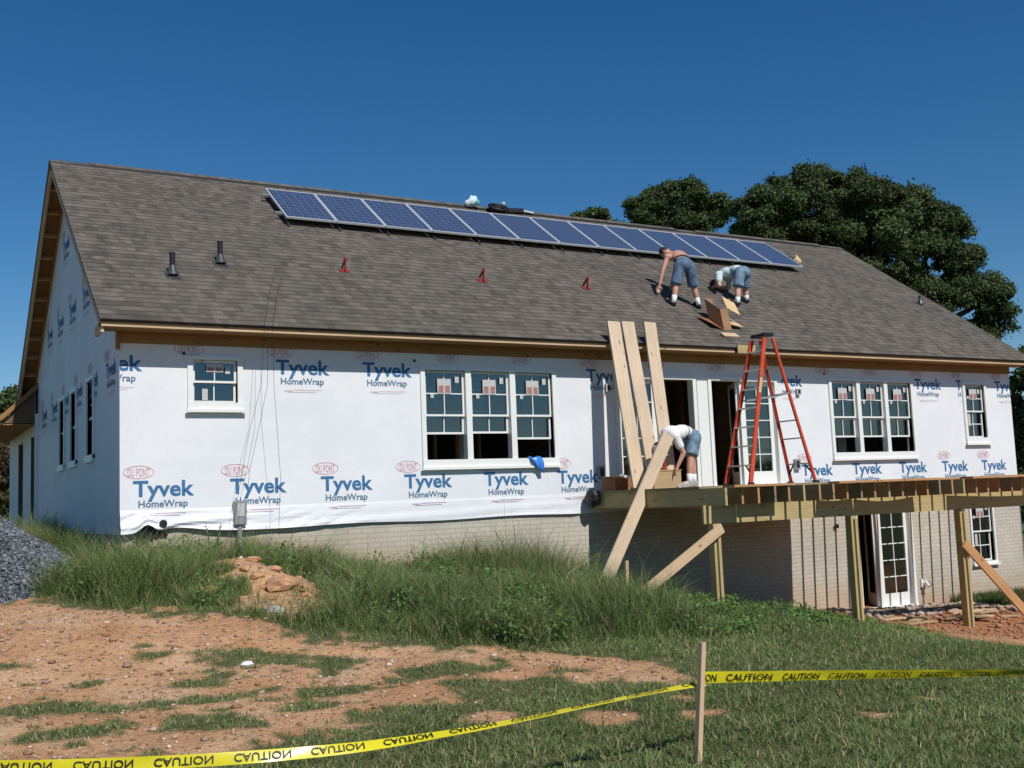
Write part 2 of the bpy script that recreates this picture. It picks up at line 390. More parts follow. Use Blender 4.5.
PATCH = [(-.57,-4.75,.25),(-.32,-5.77,.22),(.11,-4.97,.36),(-.43,-6.37,.2),(-1.75,-6.1,.33),(-1.13,-6.43,.3),(-1.5,-6.95,.4),(.02,-6.22,.2),(.55,-5.2,.3),(.52,-6.54,.36),
         (1.5,-6.15,.3),(1.63,-7.0,.4),(.95,-5.6,.28),(2.1,-6.3,.3),(-.1,-5.2,.2),(-2.4,-6.4,.4),(.75,-5.95,.2),(.2,-7.0,.28),(-.75,-7.2,.34),(1.15,-6.5,.22),(2.75,-6.75,.26)]
_pr = np.random.default_rng(17)
PATCH += [(float(_pr.uniform(-2.6, 3.2)), float(_pr.uniform(-7.4, -4.4)), float(_pr.uniform(.05, .14))) for _ in range(56)]
SPOT = [(1.9,-8.45,.28),(2.9,-8.3,.22),(2.6,-8.8,.2),(3.3,-7.35,.35),(1.2,-8.1,.2),(3.6,-9.6,.16),(4.6,-9.2,.14)]
def bare(x, y):
    """1 where the soil is bare, 0 where turf grows"""
    x = np.asarray(x, float); y = np.asarray(y, float)
    n = (fbm(x, y, .55, 21)-.5); n2 = (fbm(x, y, .2, 31)-.5)
    e = np.interp(x, EDGE[:, 0], EDGE[:, 1]); k = np.interp(x, NEAR[:, 0], NEAR[:, 1])
    n3 = (fbm(x, y, .07, 37)-.5); d = np.minimum(e-y, y-k) + n*1.0 + n2*.85 + n3*.8 - 1.5*smooth(3.5, 4.6, x)
    b = smooth(-.12, .16, d)
    for px, py, r in PATCH:
        q = np.hypot((x-px)*.85, (y-py)*1.25)/(r*.86) + n*1.6 + n2*1.5 + n3*.8; b = b*smooth(.62, 1.12, q)
    for px, py, r in SPOT:
        q = np.hypot((x-px), (y-py))/r + n*1.5 + n2; b = np.maximum(b, 1-smooth(.7, 1.05, q))
    # spoil mound crest
    q = np.hypot((x-1.40)/.66, (y+1.9)/.80) + n*1.3 + n2; b = np.maximum(b, 1-smooth(.75, 1.05, q))
    q = np.hypot((x-1.25)/.5, (y+3.1)/.85) + n*1.3 + n2; b = np.maximum(b, .9*(1-smooth(.75, 1.05, q)))
    # dug-out pad at the basement door
    pad = np.minimum(x-(11.05+.33*(y+2.6)*0-.45*(-2.7-y)), 24-x); pad = np.minimum(pad, y+8) + n*.8
    lawn = smooth(.7, 1.0, np.hypot((x-17.7)/1.8, (y+.55)/1.15) + n*.5)
    return np.maximum(b, smooth(-.1, .25, pad)*lawn)
def redness(x, y): return smooth(9.5, 12, np.asarray(x, float)) * .85
def axis(lo, hi, step, far):
    a = list(np.arange(lo, hi+1e-6, step)); s = step; x = a[-1]
    while x < far: s *= 1.22; x += s; a.append(x)
    s = step; x = lo; pre = []
    while x > -far: s *= 1.22; x -= s; pre.append(x)
    return np.array(pre[::-1] + a)
def make_ground():
    X = axis(-4, 15, .07, 900); Y = axis(-12, 1.5, .07, 900)
    gx, gy = np.meshgrid(X, Y); x = gx.ravel(); y = gy.ravel(); z = g(x, y)
    nx, ny = len(X), len(Y); me = bpy.data.meshes.new('ground')
    me.vertices.add(nx*ny); me.vertices.foreach_set('co', np.stack([x, y, z], -1).ravel())
    i = np.arange(nx-1); j = np.arange(ny-1); I, J = np.meshgrid(i, j); a = (J*nx+I).ravel()
    q = np.stack([a, a+1, a+nx+1, a+nx], -1)
    me.loops.add(q.size); me.loops.foreach_set('vertex_index', q.ravel()); me.polygons.add(len(q))
    me.polygons.foreach_set('loop_start', np.arange(len(q))*4); me.update(calc_edges=True)
    me.attributes.new('bare', 'FLOAT', 'POINT').data.foreach_set('value', bare(x, y).astype(np.float32))
    me.attributes.new('red', 'FLOAT', 'POINT').data.foreach_set('value', redness(x, y).astype(np.float32))
    me.polygons.foreach_set('use_smooth', [True]*len(q))
    me.materials.append(M['ground']); o = bpy.data.objects.new('ground', me); COL.objects.link(o); o['kind'] = 'structure'
make_ground()

# ------------------------------------------------------------------ the house
L, D = 18.85, 9.72
OV, RK = .46, .31                        # eave and rake overhang
ZT, ZS, ZE, ZR, YR = 2.60, 2.75, 2.87, 6.573, 4.86
SL = (ZR-ZE)/(YR+OV); SN = math.hypot(1, SL)
up_n = Vector((0, -SL, 1)).normalized(); up_s = Vector((0, 1, SL)).normalized()
def roofz(y): return ZE + SL*(y+OV)
def onroof(x, y, h=0): return Vector((x, y, roofz(y))) + up_n*h
house = thing('house', 'long unfinished house in white printed wrap under a grey shingled gable roof', 'house')
def part(mb, name, m, parent=None, **k): return mb.build(name, m, parent or house, **k)

H_FRONT = [(4.56, 6.90, .93, 2.34), (.98, 1.61, 1.79, 2.40), (17.31, 17.93, 1.20, 2.34), (13.36, 15.61, .93, 2.34), (8.22, 9.92, .3, 2.30), (10.29, 11.89, .3, 2.30)]
mb = MB(); wall_faces(mb, 0, L, .32, ZT, H_FRONT, lambda a, z: (a, 0, z))
for x0, x1, z0, z1 in H_FRONT:
    for q in ([(x0,0,z0),(x0,0,z1),(x0,.16,z1),(x0,.16,z0)], [(x1,0,z1),(x1,0,z0),(x1,.16,z0),(x1,.16,z1)], [(x0,0,z1),(x1,0,z1),(x1,.16,z1),(x0,.16,z1)], [(x0,0,z0),(x0,.16,z0),(x1,.16,z0),(x1,0,z0)]):
        mb.face(q)
# lower skirt of the wrap: loose and rippled, tucked up at the left end
def skirt(x, t):                          # t 0 at top, 1 at the hem
    k = max(0, 1-x/4.0)
    y = -.004 - t*(.014 + .035*k*(.5+.5*math.sin(x*5.1))) - .018*k*math.sin(t*9 + x*6.0 + 3*math.sin(x*1.7))*t - .006*math.sin(t*11+x*1.3)*t*(x < 8)
    y -= .030*k*t*abs(math.sin(7*t + 5.3*x + 2*math.sin(2.1*x)))**.7 + .022*k*t*abs(math.sin(15*t - 4.1*x))**.7
    hem = .0 + .012*math.sin(x*2.3) + (.10*math.exp(-((x-.34)/.10)**2) + .05*math.exp(-((x-.75)/.35)**2) if x < 2 else 0)
    if x > 7.3: y = -.004*(1-t)
    return (x, y if t > 0 else 0, .32 + (hem-.32)*t)
xs = list(np.arange(0, 4, .05)) + list(np.arange(4, L, .2)) + [L]
for a, b in zip(xs, xs[1:]):
    for k in range(8):
        t0, t1 = k/8, (k+1)/8
        if .56 < a < .60 and k in (5,): continue
        mb.face([skirt(a, t1), skirt(b, t1), skirt(b, t0), skirt(a, t0)])
wrap = part(mb, 'house_wrap', M['wrap'], weld=True, smooth=False)
# torn hole in the wrap
mb = MB(); mb.face([(.55+.055*math.cos(t), min(skirt(.55+d_, .55)[1] for d_ in (-.05, 0, .05))-.052, .125+.055*math.sin(t)) for t in np.linspace(0, 2*math.pi, 11)[:-1]])
tag(part(mb, 'torn_hole', M['black'], wrap), 'small round hole torn in the wrap')
mb = MB()
for a in np.arange(.2, .62, .06):
    mb.face([(a, -.02, .02+.12*math.exp(-((a-.34)/.1)**2)), (a+.06, -.03, .02+.12*math.exp(-((a+.06-.34)/.1)**2)), (a+.06, -.01, -.10-.05*math.sin(a*9)), (a, -.01, -.08-.05*math.sin(a*9))])
part(mb, 'wrap_flap', M['black'], wrap)

# left gable wall, wrapped as well
GW = [(2.1, 2.72, 1.2, 2.36), (3.85, 4.47, 1.2, 2.36), (5.25, 5.87, 1.2, 2.36)]
mb = MB(); PG = lambda a, z: (0, a, z)
wall_faces(mb, 0, D, 0, ZT, GW, PG)
def rk(y): return roofz(y) - .05 if y <= YR else roofz(2*YR-y) - .05
yy = np.linspace(0, D, 25)
for a, b in zip(yy, yy[1:]): mb.face([PG(a, ZT), PG(b, ZT), PG(b, rk(b)), PG(a, rk(a))], 0)
for y0, y1, z0, z1 in GW:
    for q in ([(0,y0,z0),(0,y0,z1),(.12,y0,z1),(.12,y0,z0)], [(0,y1,z1),(0,y1,z0),(.12,y1,z0),(.12,y1,z1)], [(0,y0,z1),(0,y1,z1),(.12,y1,z1),(.12,y0,z1)], [(0,y0,z0),(.12,y0,z0),(.12,y1,z0),(0,y1,z0)]): mb.face(q)
gable = part(mb, 'gable_wall', M['wrap'])
mb = MB(); PR = lambda a, z: (L, a, z); wall_faces(mb, 0, D, -2.6, ZT, [], PR)
for a, b in zip(yy, yy[1:]): mb.face([PR(a, ZT), PR(b, ZT), PR(b, rk(b)), PR(a, rk(a))])
part(mb, 'gable_wall', M['wrap'])
mb = MB(); wall_faces(mb, 0, L, -2.6, ZS, [], lambda a, z: (a, D, z)); part(mb, 'rear_wall', M['wrap'])

# foundation: pale brick-patterned wall
HB = [(13.80, 15.36, -2.15, -.14), (17.22, 17.90, -1.42, -.16)]
mb = MB(); wall_faces(mb, 0, L, -2.7, 0.32, HB, lambda a, z: (a, .03, z))
for x0, x1, z0, z1 in HB:
    for q in ([(x0,.03,z0),(x0,.03,z1),(x0,.2,z1),(x0,.2,z0)], [(x1,.03,z1),(x1,.03,z0),(x1,.2,z0),(x1,.2,z1)], [(x0,.03,z1),(x1,.03,z1),(x1,.2,z1),(x0,.2,z1)], [(x0,.03,z0),(x0,.2,z0),(x1,.2,z0),(x1,.03,z0)]): mb.face(q)
wall_faces(mb, .03, D, -1.2, 0.0, [], lambda a, z: (.03, a, z))
me = mb.mesh('brick_wall', [M['brick']])
bm = bmesh.new(); bm.from_mesh(me)
for k in range(14): bmesh.ops.bisect_plane(bm, geom=bm.verts[:]+bm.edges[:]+bm.faces[:], plane_co=(0, 0, -2.6+k*.2), plane_no=(0, 0, 1))
for k in range(13): bmesh.ops.bisect_plane(bm, geom=bm.verts[:]+bm.edges[:]+bm.faces[:], plane_co=(k*1.5+.4, 0, 0), plane_no=(1, 0, 0))
bm.to_mesh(me); bm.free()
gy = [gz(v.co.x, -.25) for v in me.vertices]
me.attributes.new('splash', 'FLOAT', 'POINT').data.foreach_set('value', [max(0, min(1, 1.25-(v.co.z-h)/.55)) for v, h in zip(me.vertices, gy)])
o = bpy.data.objects.new('brick_wall', me); COL.objects.link(o); attach(o, house)

# inside of the house: floors, ceiling, partitions and studs seen through the openings
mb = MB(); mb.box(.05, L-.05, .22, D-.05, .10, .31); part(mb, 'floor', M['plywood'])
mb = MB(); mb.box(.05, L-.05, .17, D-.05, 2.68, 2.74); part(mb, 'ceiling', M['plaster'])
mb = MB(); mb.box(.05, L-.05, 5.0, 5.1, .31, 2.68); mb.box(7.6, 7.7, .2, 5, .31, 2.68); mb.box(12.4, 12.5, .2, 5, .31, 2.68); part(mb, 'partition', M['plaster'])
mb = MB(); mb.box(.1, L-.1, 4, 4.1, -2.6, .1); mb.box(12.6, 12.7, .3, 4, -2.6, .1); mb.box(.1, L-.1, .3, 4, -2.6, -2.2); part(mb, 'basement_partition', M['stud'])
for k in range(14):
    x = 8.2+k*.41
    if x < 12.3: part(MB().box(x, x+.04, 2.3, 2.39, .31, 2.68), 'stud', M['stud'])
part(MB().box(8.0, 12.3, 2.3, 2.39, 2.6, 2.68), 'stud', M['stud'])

for x in (4.75, 5.15, 5.62, 6.05, 6.5, 13.5, 13.95, 14.4, 14.9, 15.3):
    part(MB().box(x, x+.04, 1.9, 1.99, .31, 2.68), 'stud', M['pine'])
part(MB().box(4.3, 7.2, 1.9, 1.99, 2.56, 2.60), 'stud', M['pine']); part(MB().box(5.75, 5.95, 1.2, 1.24, .31, 2.1), 'pale_strip', M['sticker'])  # added pale strip behind the panes, stands in for light in the glass
part(MB().box(14.6, 14.85, 1.1, 1.14, .31, 2.0), 'pale_strip', M['sticker'])

# roof
def slope_mesh(front):
    mb = MB(); n = 45; y0 = -OV-.05; Ls = (YR-y0)*SN; st = Ls/n; x0, x1 = -RK-.02, L+.26+.02
    mir = (lambda p: p) if front else (lambda p: Vector((p.x, 2*YR-p.y, p.z)))
    for k in range(n):
        a = onroof(0, y0+k*st/SN); b = onroof(0, y0+(k+1)*st/SN)
        lo, hi = (a+up_n*.008, b+up_n*.001)
        for xa, xb in zip(np.linspace(x0, x1, 9), np.linspace(x0, x1, 9)[1:]):
            q = [Vector((xa, lo.y, lo.z)), Vector((xb, lo.y, lo.z)), Vector((xb, hi.y, hi.z)), Vector((xa, hi.y, hi.z))]
            uv = [(xa, k*.142+.002), (xb, k*.142+.002), (xb, (k+1)*.142-.002), (xa, (k+1)*.142-.002)]
            mb.face([mir(p) for p in q], 0, uv)
            q = [Vector((xa, a.y, a.z)) - up_n*.004, Vector((xb, a.y, a.z)) - up_n*.004, Vector((xb, lo.y, lo.z)), Vector((xa, lo.y, lo.z))]
            mb.face([mir(p) for p in q], 0, [(xa, k*.142+.01), (xb, k*.142+.01), (xb, k*.142+.012), (xa, k*.142+.012)])
    # sheathing underneath
    a = onroof(0, y0, -.004); b = onroof(0, YR, -.004); t = up_n*.035
    for pts, mi in (([(x0, a), (x1, a), (x1, b), (x0, b)], 1),):
        lowq = [mir(Vector((x, p.y, p.z)) - t) for x, p in pts]; topq = [mir(Vector((x, p.y, p.z))) for x, p in pts]
        mb.face(lowq[::-1], 1)
        for i in range(4): mb.face([topq[i], topq[(i+1) % 4], lowq[(i+1) % 4], lowq[i]], 2)
    return mb
roof = part(slope_mesh(True), 'roof', [M['shingle'], M['osb'], M['black']])
roofb = part(slope_mesh(False), 'roof', [M['shingle'], M['osb'], M['black']])
def ridge_cap(x0, x1, h, nm, m):
    mb = MB(); w_ = .16
    a = onroof(0, YR-w_/SN); top = Vector((0, YR, ZR + h)); lo = Vector((0, YR-w_/SN, a.z+.012+h*.95)); lo2 = Vector((0, 2*YR-lo.y, lo.z))
    P = lambda x, p: (x, p.y, p.z)
    mb.face([P(x0, lo), P(x1, lo), P(x1, top), P(x0, top)], 0, [(x0*1.7, 0), (x1*1.7, 0), (x1*1.7, .14), (x0*1.7, .14)])
    mb.face([P(x1, lo2), P(x0, lo2), P(x0, top), P(x1, top)], 0, [(x0*1.7, 0), (x1*1.7, 0), (x1*1.7, .14), (x0*1.7, .14)])
    b_ = Vector((0, lo.y, a.z)); b2 = Vector((0, lo2.y, a.z))
    mb.face([P(x0, b_), P(x1, b_), P(x1, lo), P(x0, lo)], 1); mb.face([P(x1, b2), P(x0, b2), P(x0, lo2), P(x1, lo2)], 1)
    for x in (x0, x1): mb.face([P(x, b_), P(x, lo), P(x, top), P(x, lo2), P(x, b2)], 1)
    return part(mb, nm, m, roof)
ridge_cap(-RK-.02, .32, .012, 'ridge_shingles', [M['shingle'], M['black']])
ridge_cap(.32, 13.55, .038, 'ridge_vent', [M['shingle'], M['black']])
ridge_cap(13.55, 14.2, .012, 'ridge_shingles', [M['shingle'], M['black']])
ridge_cap(14.2, 18.3, .038, 'ridge_vent', [M['shingle'], M['black']])
ridge_cap(18.3, L+.28, .012, 'ridge_shingles', [M['shingle'], M['black']])
# eave woodwork
part(MB().box(-RK, 10.55, -OV, -OV+.04, ZS, ZE-.045), 'fascia', M['pine'])
part(MB().box(10.55, 11.05, -OV-.085, -OV-.056, ZS-.02, ZE+.01), 'fascia_patch', M['treated'])
part(MB().box(11.05, L+.26, -OV, -OV+.04, ZS, ZE-.045), 'fascia', M['pine'])
part(MB().box(-RK, L+.26, -OV+.041, -.005, ZS+.002, ZS+.014), 'soffit', M['soffit'])
part(MB().box(.0, L, -.03, .1, ZT, ZS+.001), 'frieze_board', M['soffit'])
part(MB().box(-RK, -RK+.04, -OV+.041, .06, ZS-.075, ZE-.06), 'cornice_return', M['pine'])
part(MB().box(-.06, -.002, -.06, -.031, ZT-.1, ZS), 'corner_block', M['osb'])
for xr, nm in ((-RK, 'left'), (L+.22, 'right')):
    for sgn in (0, 1):
        mir = (lambda p: p) if sgn == 0 else (lambda p: Vector((p.x, 2*YR-p.y, p.z)))
        a = mir(onroof(xr+.02, -OV, -.11)); b = mir(onroof(xr+.02, YR-.02, -.11))
        nn = up_n if sgn == 0 else Vector((0, SL, 1)).normalized()
        part(MB().bar(a, b, .04, .14, nn), 'barge_board', M['pine'])
        wx = -.02 if nm == 'left' else L+.02
        a = mir(onroof(wx, 0.05, -.11)); b = mir(onroof(wx, YR-.05, -.11)); part(MB().bar(a, b, .04, .14, nn), 'rake_ledger', M['osb'])
for sgn in (0, 1):
    for k in range(1, 11):
        y = YR - k*.46; mir = (lambda p: p) if sgn == 0 else (lambda p: Vector((p.x, 2*YR-p.y, p.z)))
        nn = up_n if sgn == 0 else Vector((0, SL, 1)).normalized()
        part(MB().bar(mir(onroof(-RK+.04, y, -.10)), mir(onroof(-.04, y, -.10)), .04, .10, nn), 'lookout', M['pine_orange'])

# lower rear wing with two garage openings
mb = MB(); GO = [(9.32, 9.95, -.4, 2.0), (11.5, 12.5, -.4, 2.0)]
wall_faces(mb, 9.2, 14.6, -.5, 2.45, GO, lambda a, z: (-.06, a, z)); mb.face([(-.06, 9.2, -.5), (0, 9.2, -.5), (0, 9.2, 2.45), (-.06, 9.2, 2.45)]); wall_faces(mb, -.06, 8, -.5, 2.45, [], lambda a, z: (a, 14.6, z))
for a, b in zip(np.linspace(9.2, 14.6, 6), np.linspace(9.2, 14.6, 6)[1:]):
    zr_ = lambda y: 3.0
    mb.face([(-.06, a, 2.45), (-.06, b, 2.45), (-.06, b, zr_(b)), (-.06, a, zr_(a))])
for y0, y1, z0, z1 in GO:
    mb.face([(-.06, y0, z0), (-.06, y0, z1), (.2, y0, z1), (.2, y0, z0)]); mb.face([(-.055, y1-.002, z0), (-.055, y1-.002, z1), (.3, y1-.002, z1), (.3, y1-.002, z0)], 1); mb.face([(-.06, y0, z1), (-.06, y1, z1), (.2, y1, z1), (.2, y0, z1)])  # far jamb coloured dark in place of the shade in the opening
mb.face([(0, 9.3, 3.0), (2.5, 9.3, 3.0), (2.5, 14.6, 3.0), (0, 14.6, 3.0)], 1); mb.face([(0, 14.55, -.5), (2.5, 14.55, -.5), (2.5, 14.55, 3), (0, 14.55, 3)], 1); mb.face([(2.5, D, -.5), (2.5, 14.6, -.5), (2.5, 14.6, 3), (2.5, D, 3)], 1)
part(mb, 'rear_wing', [M['wrap'], M['stud']])
mb = MB(); YA, YB = 9.25, 15.0
for ya, yb in ((YA, YB),):
    q = [(-.72, ya, 2.36), (-.01, ya, 3.06), (-.01, yb, 3.06), (-.72, yb, 2.36)]; mb.face([(x, y, z+.04) for x, y, z in q][::-1]); mb.face(q, 1)
    for i, j in ((0, 1), (2, 3), (3, 0)): mb.face([q[i], q[j], (q[j][0], q[j][1], q[j][2]+.04), (q[i][0], q[i][1], q[i][2]+.04)], 1)
part(mb, 'wing_roof', [M['shingle'], M['osb']])
part(MB().bar((-.74, 9.22, 2.33), (-.01, 9.22, 3.03), .04, .09, (0, 0, 1)), 'barge_board', M['osb'])
part(MB().box(-.75, -.721, 9.25, 15.0, 2.20, 2.37), 'fascia', M['pine_orange'])
part(MB().face([(-.68, 9.30, 2.26), (-.07, 9.30, 2.26), (-.07, 9.30, 2.93)]), 'gable_infill', M['stud'])  # dark colour puts shade on a face the sun would hit
part(MB().box(-.70, -.07, 9.31, 14.6, 2.22, 2.24), 'soffit', M['osb'])

# ---- printed lettering of the wrap
T1 = text_mesh('Tyvek', .026); T2 = text_mesh('HomeWrap', .022); T3 = text_mesh('DU PONT', .012)
def logo(P, clip=None, name='printed_logo', parent=None):
    """P(u,v,e): u to the right, v up, from the top-left of the first letter"""
    vs, fs, mi = [], [], []
    def put(T, u0, v0, wdt, hgt, m, e=0):
        k = len(vs); capk = hgt/.72
        for x, y, _ in T[0]: vs.append((u0 + x*wdt/T[2], v0 + y*capk, e))
        for f in T[1]: fs.append(tuple(i+k for i in f)); mi.append(m)
    put(T1, 0, -.215, .82, .215, 0); put(T2, .07, -.365, .66, .095, 1)
    put(T3, -.07, .055, .29, .115, 2)
    k = len(vs); n = 28
    for i in range(n):
        t = 2*math.pi*i/n; vs.append((.075+.205*math.cos(t), .112+.09*math.sin(t), 0)); vs.append((.075+.195*math.cos(t), .112+.081*math.sin(t), 0))
    for i in range(n): fs.append((k+2*i, k+2*((i+1) % n), k+2*((i+1) % n)+1, k+2*i+1)); mi.append(2)
    for u0, u1, v, h in ((.12, .25, -.47, .02), (.27, .70, -.455, .012), (.17, .62, -.485, .009)):
        k = len(vs); vs.extend([(u0, v, 0), (u1, v, 0), (u1, v+h, 0), (u0, v+h, 0)]); fs.append((k, k+1, k+2, k+3)); mi.append(3)
    me = bpy.data.meshes.new(name); me.from_pydata([tuple(P(*q)) for q in vs], [], fs)
    for m in ('logo_blue', 'logo_grey', 'logo_red', 'logo_faint'): me.materials.append(M[m])
    me.polygons.foreach_set('material_index', mi)
    for co, no in clip or []:
        bm = bmesh.new(); bm.from_mesh(me)
        bmesh.ops.bisect_plane(bm, geom=bm.verts[:]+bm.edges[:]+bm.faces[:], plane_co=co, plane_no=no, clear_outer=True); bm.to_mesh(me); bm.free()
    o = bpy.data.objects.new(name, me); COL.objects.link(o); attach(o, parent or wrap)
    return o
for x in (.17, 1.49, 2.83, 4.17, 5.56, 6.94, 12.44, 13.80, 15.13, 16.42, 17.68):
    def PL(u, v, e, x=x):
        z = .72 + v
        y = -.004 if z > .32 else skirt(min(L, x+u), (.32-z)/.32)[1]-.008
        return (x+u, y, z)
    logo(PL)
for x, cl in ((-.52, [((.004, 0, 0), (-1, 0, 0))]), (2.18, None), (3.53, None), (7.61, [((8.15, 0, 0), (1, 0, 0))]), (11.79, [((12.075, 0, 0), (-1, 0, 0))]), (15.77, None), (17.05, [((17.22, 0, 0), (1, 0, 0))]), (18.33, [((L-.004, 0, 0), (1, 0, 0))])):
    cl = (cl or []) + [((0, 0, ZT-.002), (0, 0, 1))]
    logo(lambda u, v, e, x=x: (x+u, -.004, 2.44+v), cl)
for x in (.86, 4.9, 6.25, 9.0, 10.4, 13.1, 14.4):      # only the red emblems show above the openings
    logo(lambda u, v, e, x=x: (x+u, -.004, 2.44+v), [((0, 0, ZT-.002), (0, 0, 1)), ((0, 0, 2.445), (0, 0, -1))], 'printed_emblem')
for row, z in enumerate((2.44-.0, 3.95, 5.25)):
    for k in range(6):
        y = 1.05 + k*1.5 + (row % 2)*.7
        if z > rk(y) - .35 or z > rk(y-.8) - .3 or y > D: continue
        logo(lambda u, v, e, y=y, z=z: (-.004, y-u, z+v), None, 'printed_logo', gable)

# ---- windows
def sash(parent, x0, x1, z0, z1, y, cols, rows, nm='sash', fr=.032, fb=None):
    fb = fb or fr; mb = MB(); d = .03
    mb.box(x0, x0+fr, y, y+d, z0, z1); mb.box(x1-fr, x1, y, y+d, z0, z1)
    mb.box(x0+fr, x1-fr, y, y+d, z0, z0+fb); mb.box(x0+fr, x1-fr, y, y+d, z1-fr, z1)
    for k in range(1, cols): c = x0+fr+(x1-x0-2*fr)*k/cols; mb.box(c-.008, c+.008, y+.004, y+.022, z0+fb, z1-fr)
    for k in range(1, rows):
        c = z0+fb+(z1-fr-z0-fb)*k/rows
        for j in range(cols):
            a = x0+fr+(x1-x0-2*fr)*j/cols + (.009 if j else 0); b = x0+fr+(x1-x0-2*fr)*(j+1)/cols - (.009 if j < cols-1 else 0)
            mb.box(a, b, y+.005, y+.021, c-.009, c+.009)
    s = mb.build(nm, M['vinyl'], parent)
    p = MB(); p.face([(x0+fr, y+.023, z0+fb), (x1-fr, y+.023, z0+fb), (x1-fr, y+.023, z1-fr), (x0+fr, y+.023, z1-fr)]); p.build('pane', M['glass'], parent)
    return s
def sticker(parent, x, z, w_, h, y, pink=False):
    mb = MB(); mb.box(x-w_/2, x+w_/2, y-.003, y+.001, z-h/2, z+h/2)
    if pink: mb.box(x-w_*.42, x-w_*.06, y-.005, y-.0032, z-h*.42, z+h*.05, 1); mb.box(x+w_*.08, x+w_*.42, y-.005, y-.0032, z-h*.42, z+h*.05, 1)
    mb.build('sticker', [M['sticker'], M['sticker_pink']], parent)
def window(x0, x1, z0, z1, units, raise_=(0,), grid=(2, 2), trim=.075, stickers=True, base_y=0.0, double=True, sill=.13, mull=.10):
    mb = MB(); y0 = base_y-.035; y1 = base_y+.11
    X0, X1, Z0, Z1 = x0-trim, x1+trim, z0-sill, z1+.05
    mb.box(X0, x0, y0, y1, z0, z1); mb.box(x1, X1, y0, y1, z0, z1); mb.box(X0, X1, y0, y1, z1, Z1); mb.box(X0, X1, y0-.012, y1, Z0, z0)
    uw = (x1-x0-mull*(units-1))/units
    for k in range(1, units): c = x0+k*uw+(k-1)*mull; mb.box(c, c+mull, y0+.006, y1, z0, z1)
    wn = mb.build('window', M['vinyl'], house)
    for sx0, sx1, sy0, sz0, sz1 in ((X0-.03, X1+.03, y0-.045, Z0-.03, Z0+.012),): MB().box(sx0, sx1, sy0, y0-.013, sz0, sz1).build('sill', M['vinyl'], wn)
    for k in range(units):
        a = x0+k*(uw+mull); b = a+uw; zm = (z0+z1)/2; r = raise_[k % len(raise_)]; yb = base_y+.03
        if double:
            sash(wn, a+.006, b-.006, zm-.02, z1-.004, yb, grid[0], grid[1])
            sash(wn, a+.006, b-.006, z0+.004+r, zm+.02+r, yb+.04, grid[0], grid[1])
        else: sash(wn, a+.006, b-.006, z0+.004, z1-.004, yb, grid[0], grid[1])
        if stickers:
            c = (a+b)/2; hz = (z1-zm)
            sticker(wn, c+.0, z1-.25*min(1, hz/.7), min(.24, uw*.38), min(.24, hz*.40), yb-.002, True)
            sticker(wn, c-.13, zm+r-.18, .08, .26 if hz > .5 else .16, yb+.038 if double else yb-.002)
            if uw > .5: sticker(wn, b-.13, z1-.14, .07, .10, yb-.002); sticker(wn, a+.14, zm+.3, .06, .06, yb-.002)
    return wn
def twin(o, label): o['label'] = label
tag(window(4.56, 6.90, .93, 2.34, 3, (.40, .41, .31)), 'wide triple window with its lower sashes raised, left of the leaning planks')
tag(window(13.36, 15.61, .93, 2.34, 3, (.30, .30, .30)), 'wide triple window right of the ladder')
tag(window(.98, 1.61, 1.79, 2.40, 1, (0,), (2, 1), sill=.11), 'small square window near the left corner')
tag(window(17.31, 17.93, 1.20, 2.34, 1, (0,), (2, 2)), 'tall narrow window near the right corner')
tag(window(17.22, 17.90, -1.42, -.16, 1, (0,), (2, 2), trim=.05, sill=.06, base_y=.03), 'basement window behind the deck brace')
for y0, y1, z0, z1 in GW:
    mb = MB(); t = .06
    mb.box(-.03, .08, y0-t, y0, z0-t, z1+t); mb.box(-.03, .08, y1, y1+t, z0-t, z1+t); mb.box(-.03, .08, y0, y1, z1, z1+t); mb.box(-.05, .08, y0-t, y1+t, z0-t-.05, z0-.001)
    mb.box(.02, .05, y0, y1, (z0+z1)/2-.02, (z0+z1)/2+.02)
    wn = mb.build('window', M['vinyl'], house)
    MB().face([(.04, y0, z0), (.04, y0, z1), (.04, y1, z1), (.04, y1, z0)]).build('pane', M['glass'], wn)

# ---- doors
def leaf(parent, org, ang, wd, z0, z1, sgn=1):
    """glazed door leaf hinged at org (x,y), opening angle ang; 2 x 5 panes"""
    n = len(children(parent)); s = sash(parent, 0, wd, z0, z1, 0, 2, 5, 'door_leaf', .088, .24)
    mtx = Matrix.Translation((org[0], org[1], 0)) @ Matrix.Rotation(ang, 4, 'Z')
    for o in children(parent)[n:]:
        o.data.transform(mtx)
def french(x0, x1, z0, z1, xc, mode, y=0.0):
    mb = MB(); t = .045; y0 = y-.03
    mb.box(x0-t, x0+.03, y0, y+.13, z0, z1); mb.box(x1-.03, x1+t, y0, y+.13, z0, z1); mb.box(x0-t, x1+t, y0, y+.13, z1, z1+.07); mb.box(xc-.03, xc+.03, y+.03, y+.12, z0, z1)
    mb.box(x0-t, x1+t, y-.05, y+.14, z0-.05, z0)
    dr = mb.build('door', M['vinyl'], house)
    if mode == 'left_open':
        leaf(dr, (xc+.03, y+.06), 0, x1-.03-xc-.03, z0, z1)
        leaf(dr, (xc-.03, y+.10), R(60), xc-.03-x0-.03, z0+.01, z1-.01)
    else:
        leaf(dr, (x0+.03, y+.06), 0, xc-.03-x0-.03, z0, z1)
        leaf(dr, (xc+.03, y+.12), R(113), x1-.03-xc-.03, z0+.01, z1-.01)
    return dr
tag(french(8.22, 9.92, .37, 2.29, 9.13, 'right_open'), 'glazed double door behind the leaning planks with its right leaf open')
tag(french(10.29, 11.89, .37, 2.29, 11.06, 'left_open'), 'glazed double door behind the ladder with its left leaf open')
tag(french(13.82, 15.34, -2.13, -.17, 14.44, 'left_open', .03), 'glazed basement door under the deck')
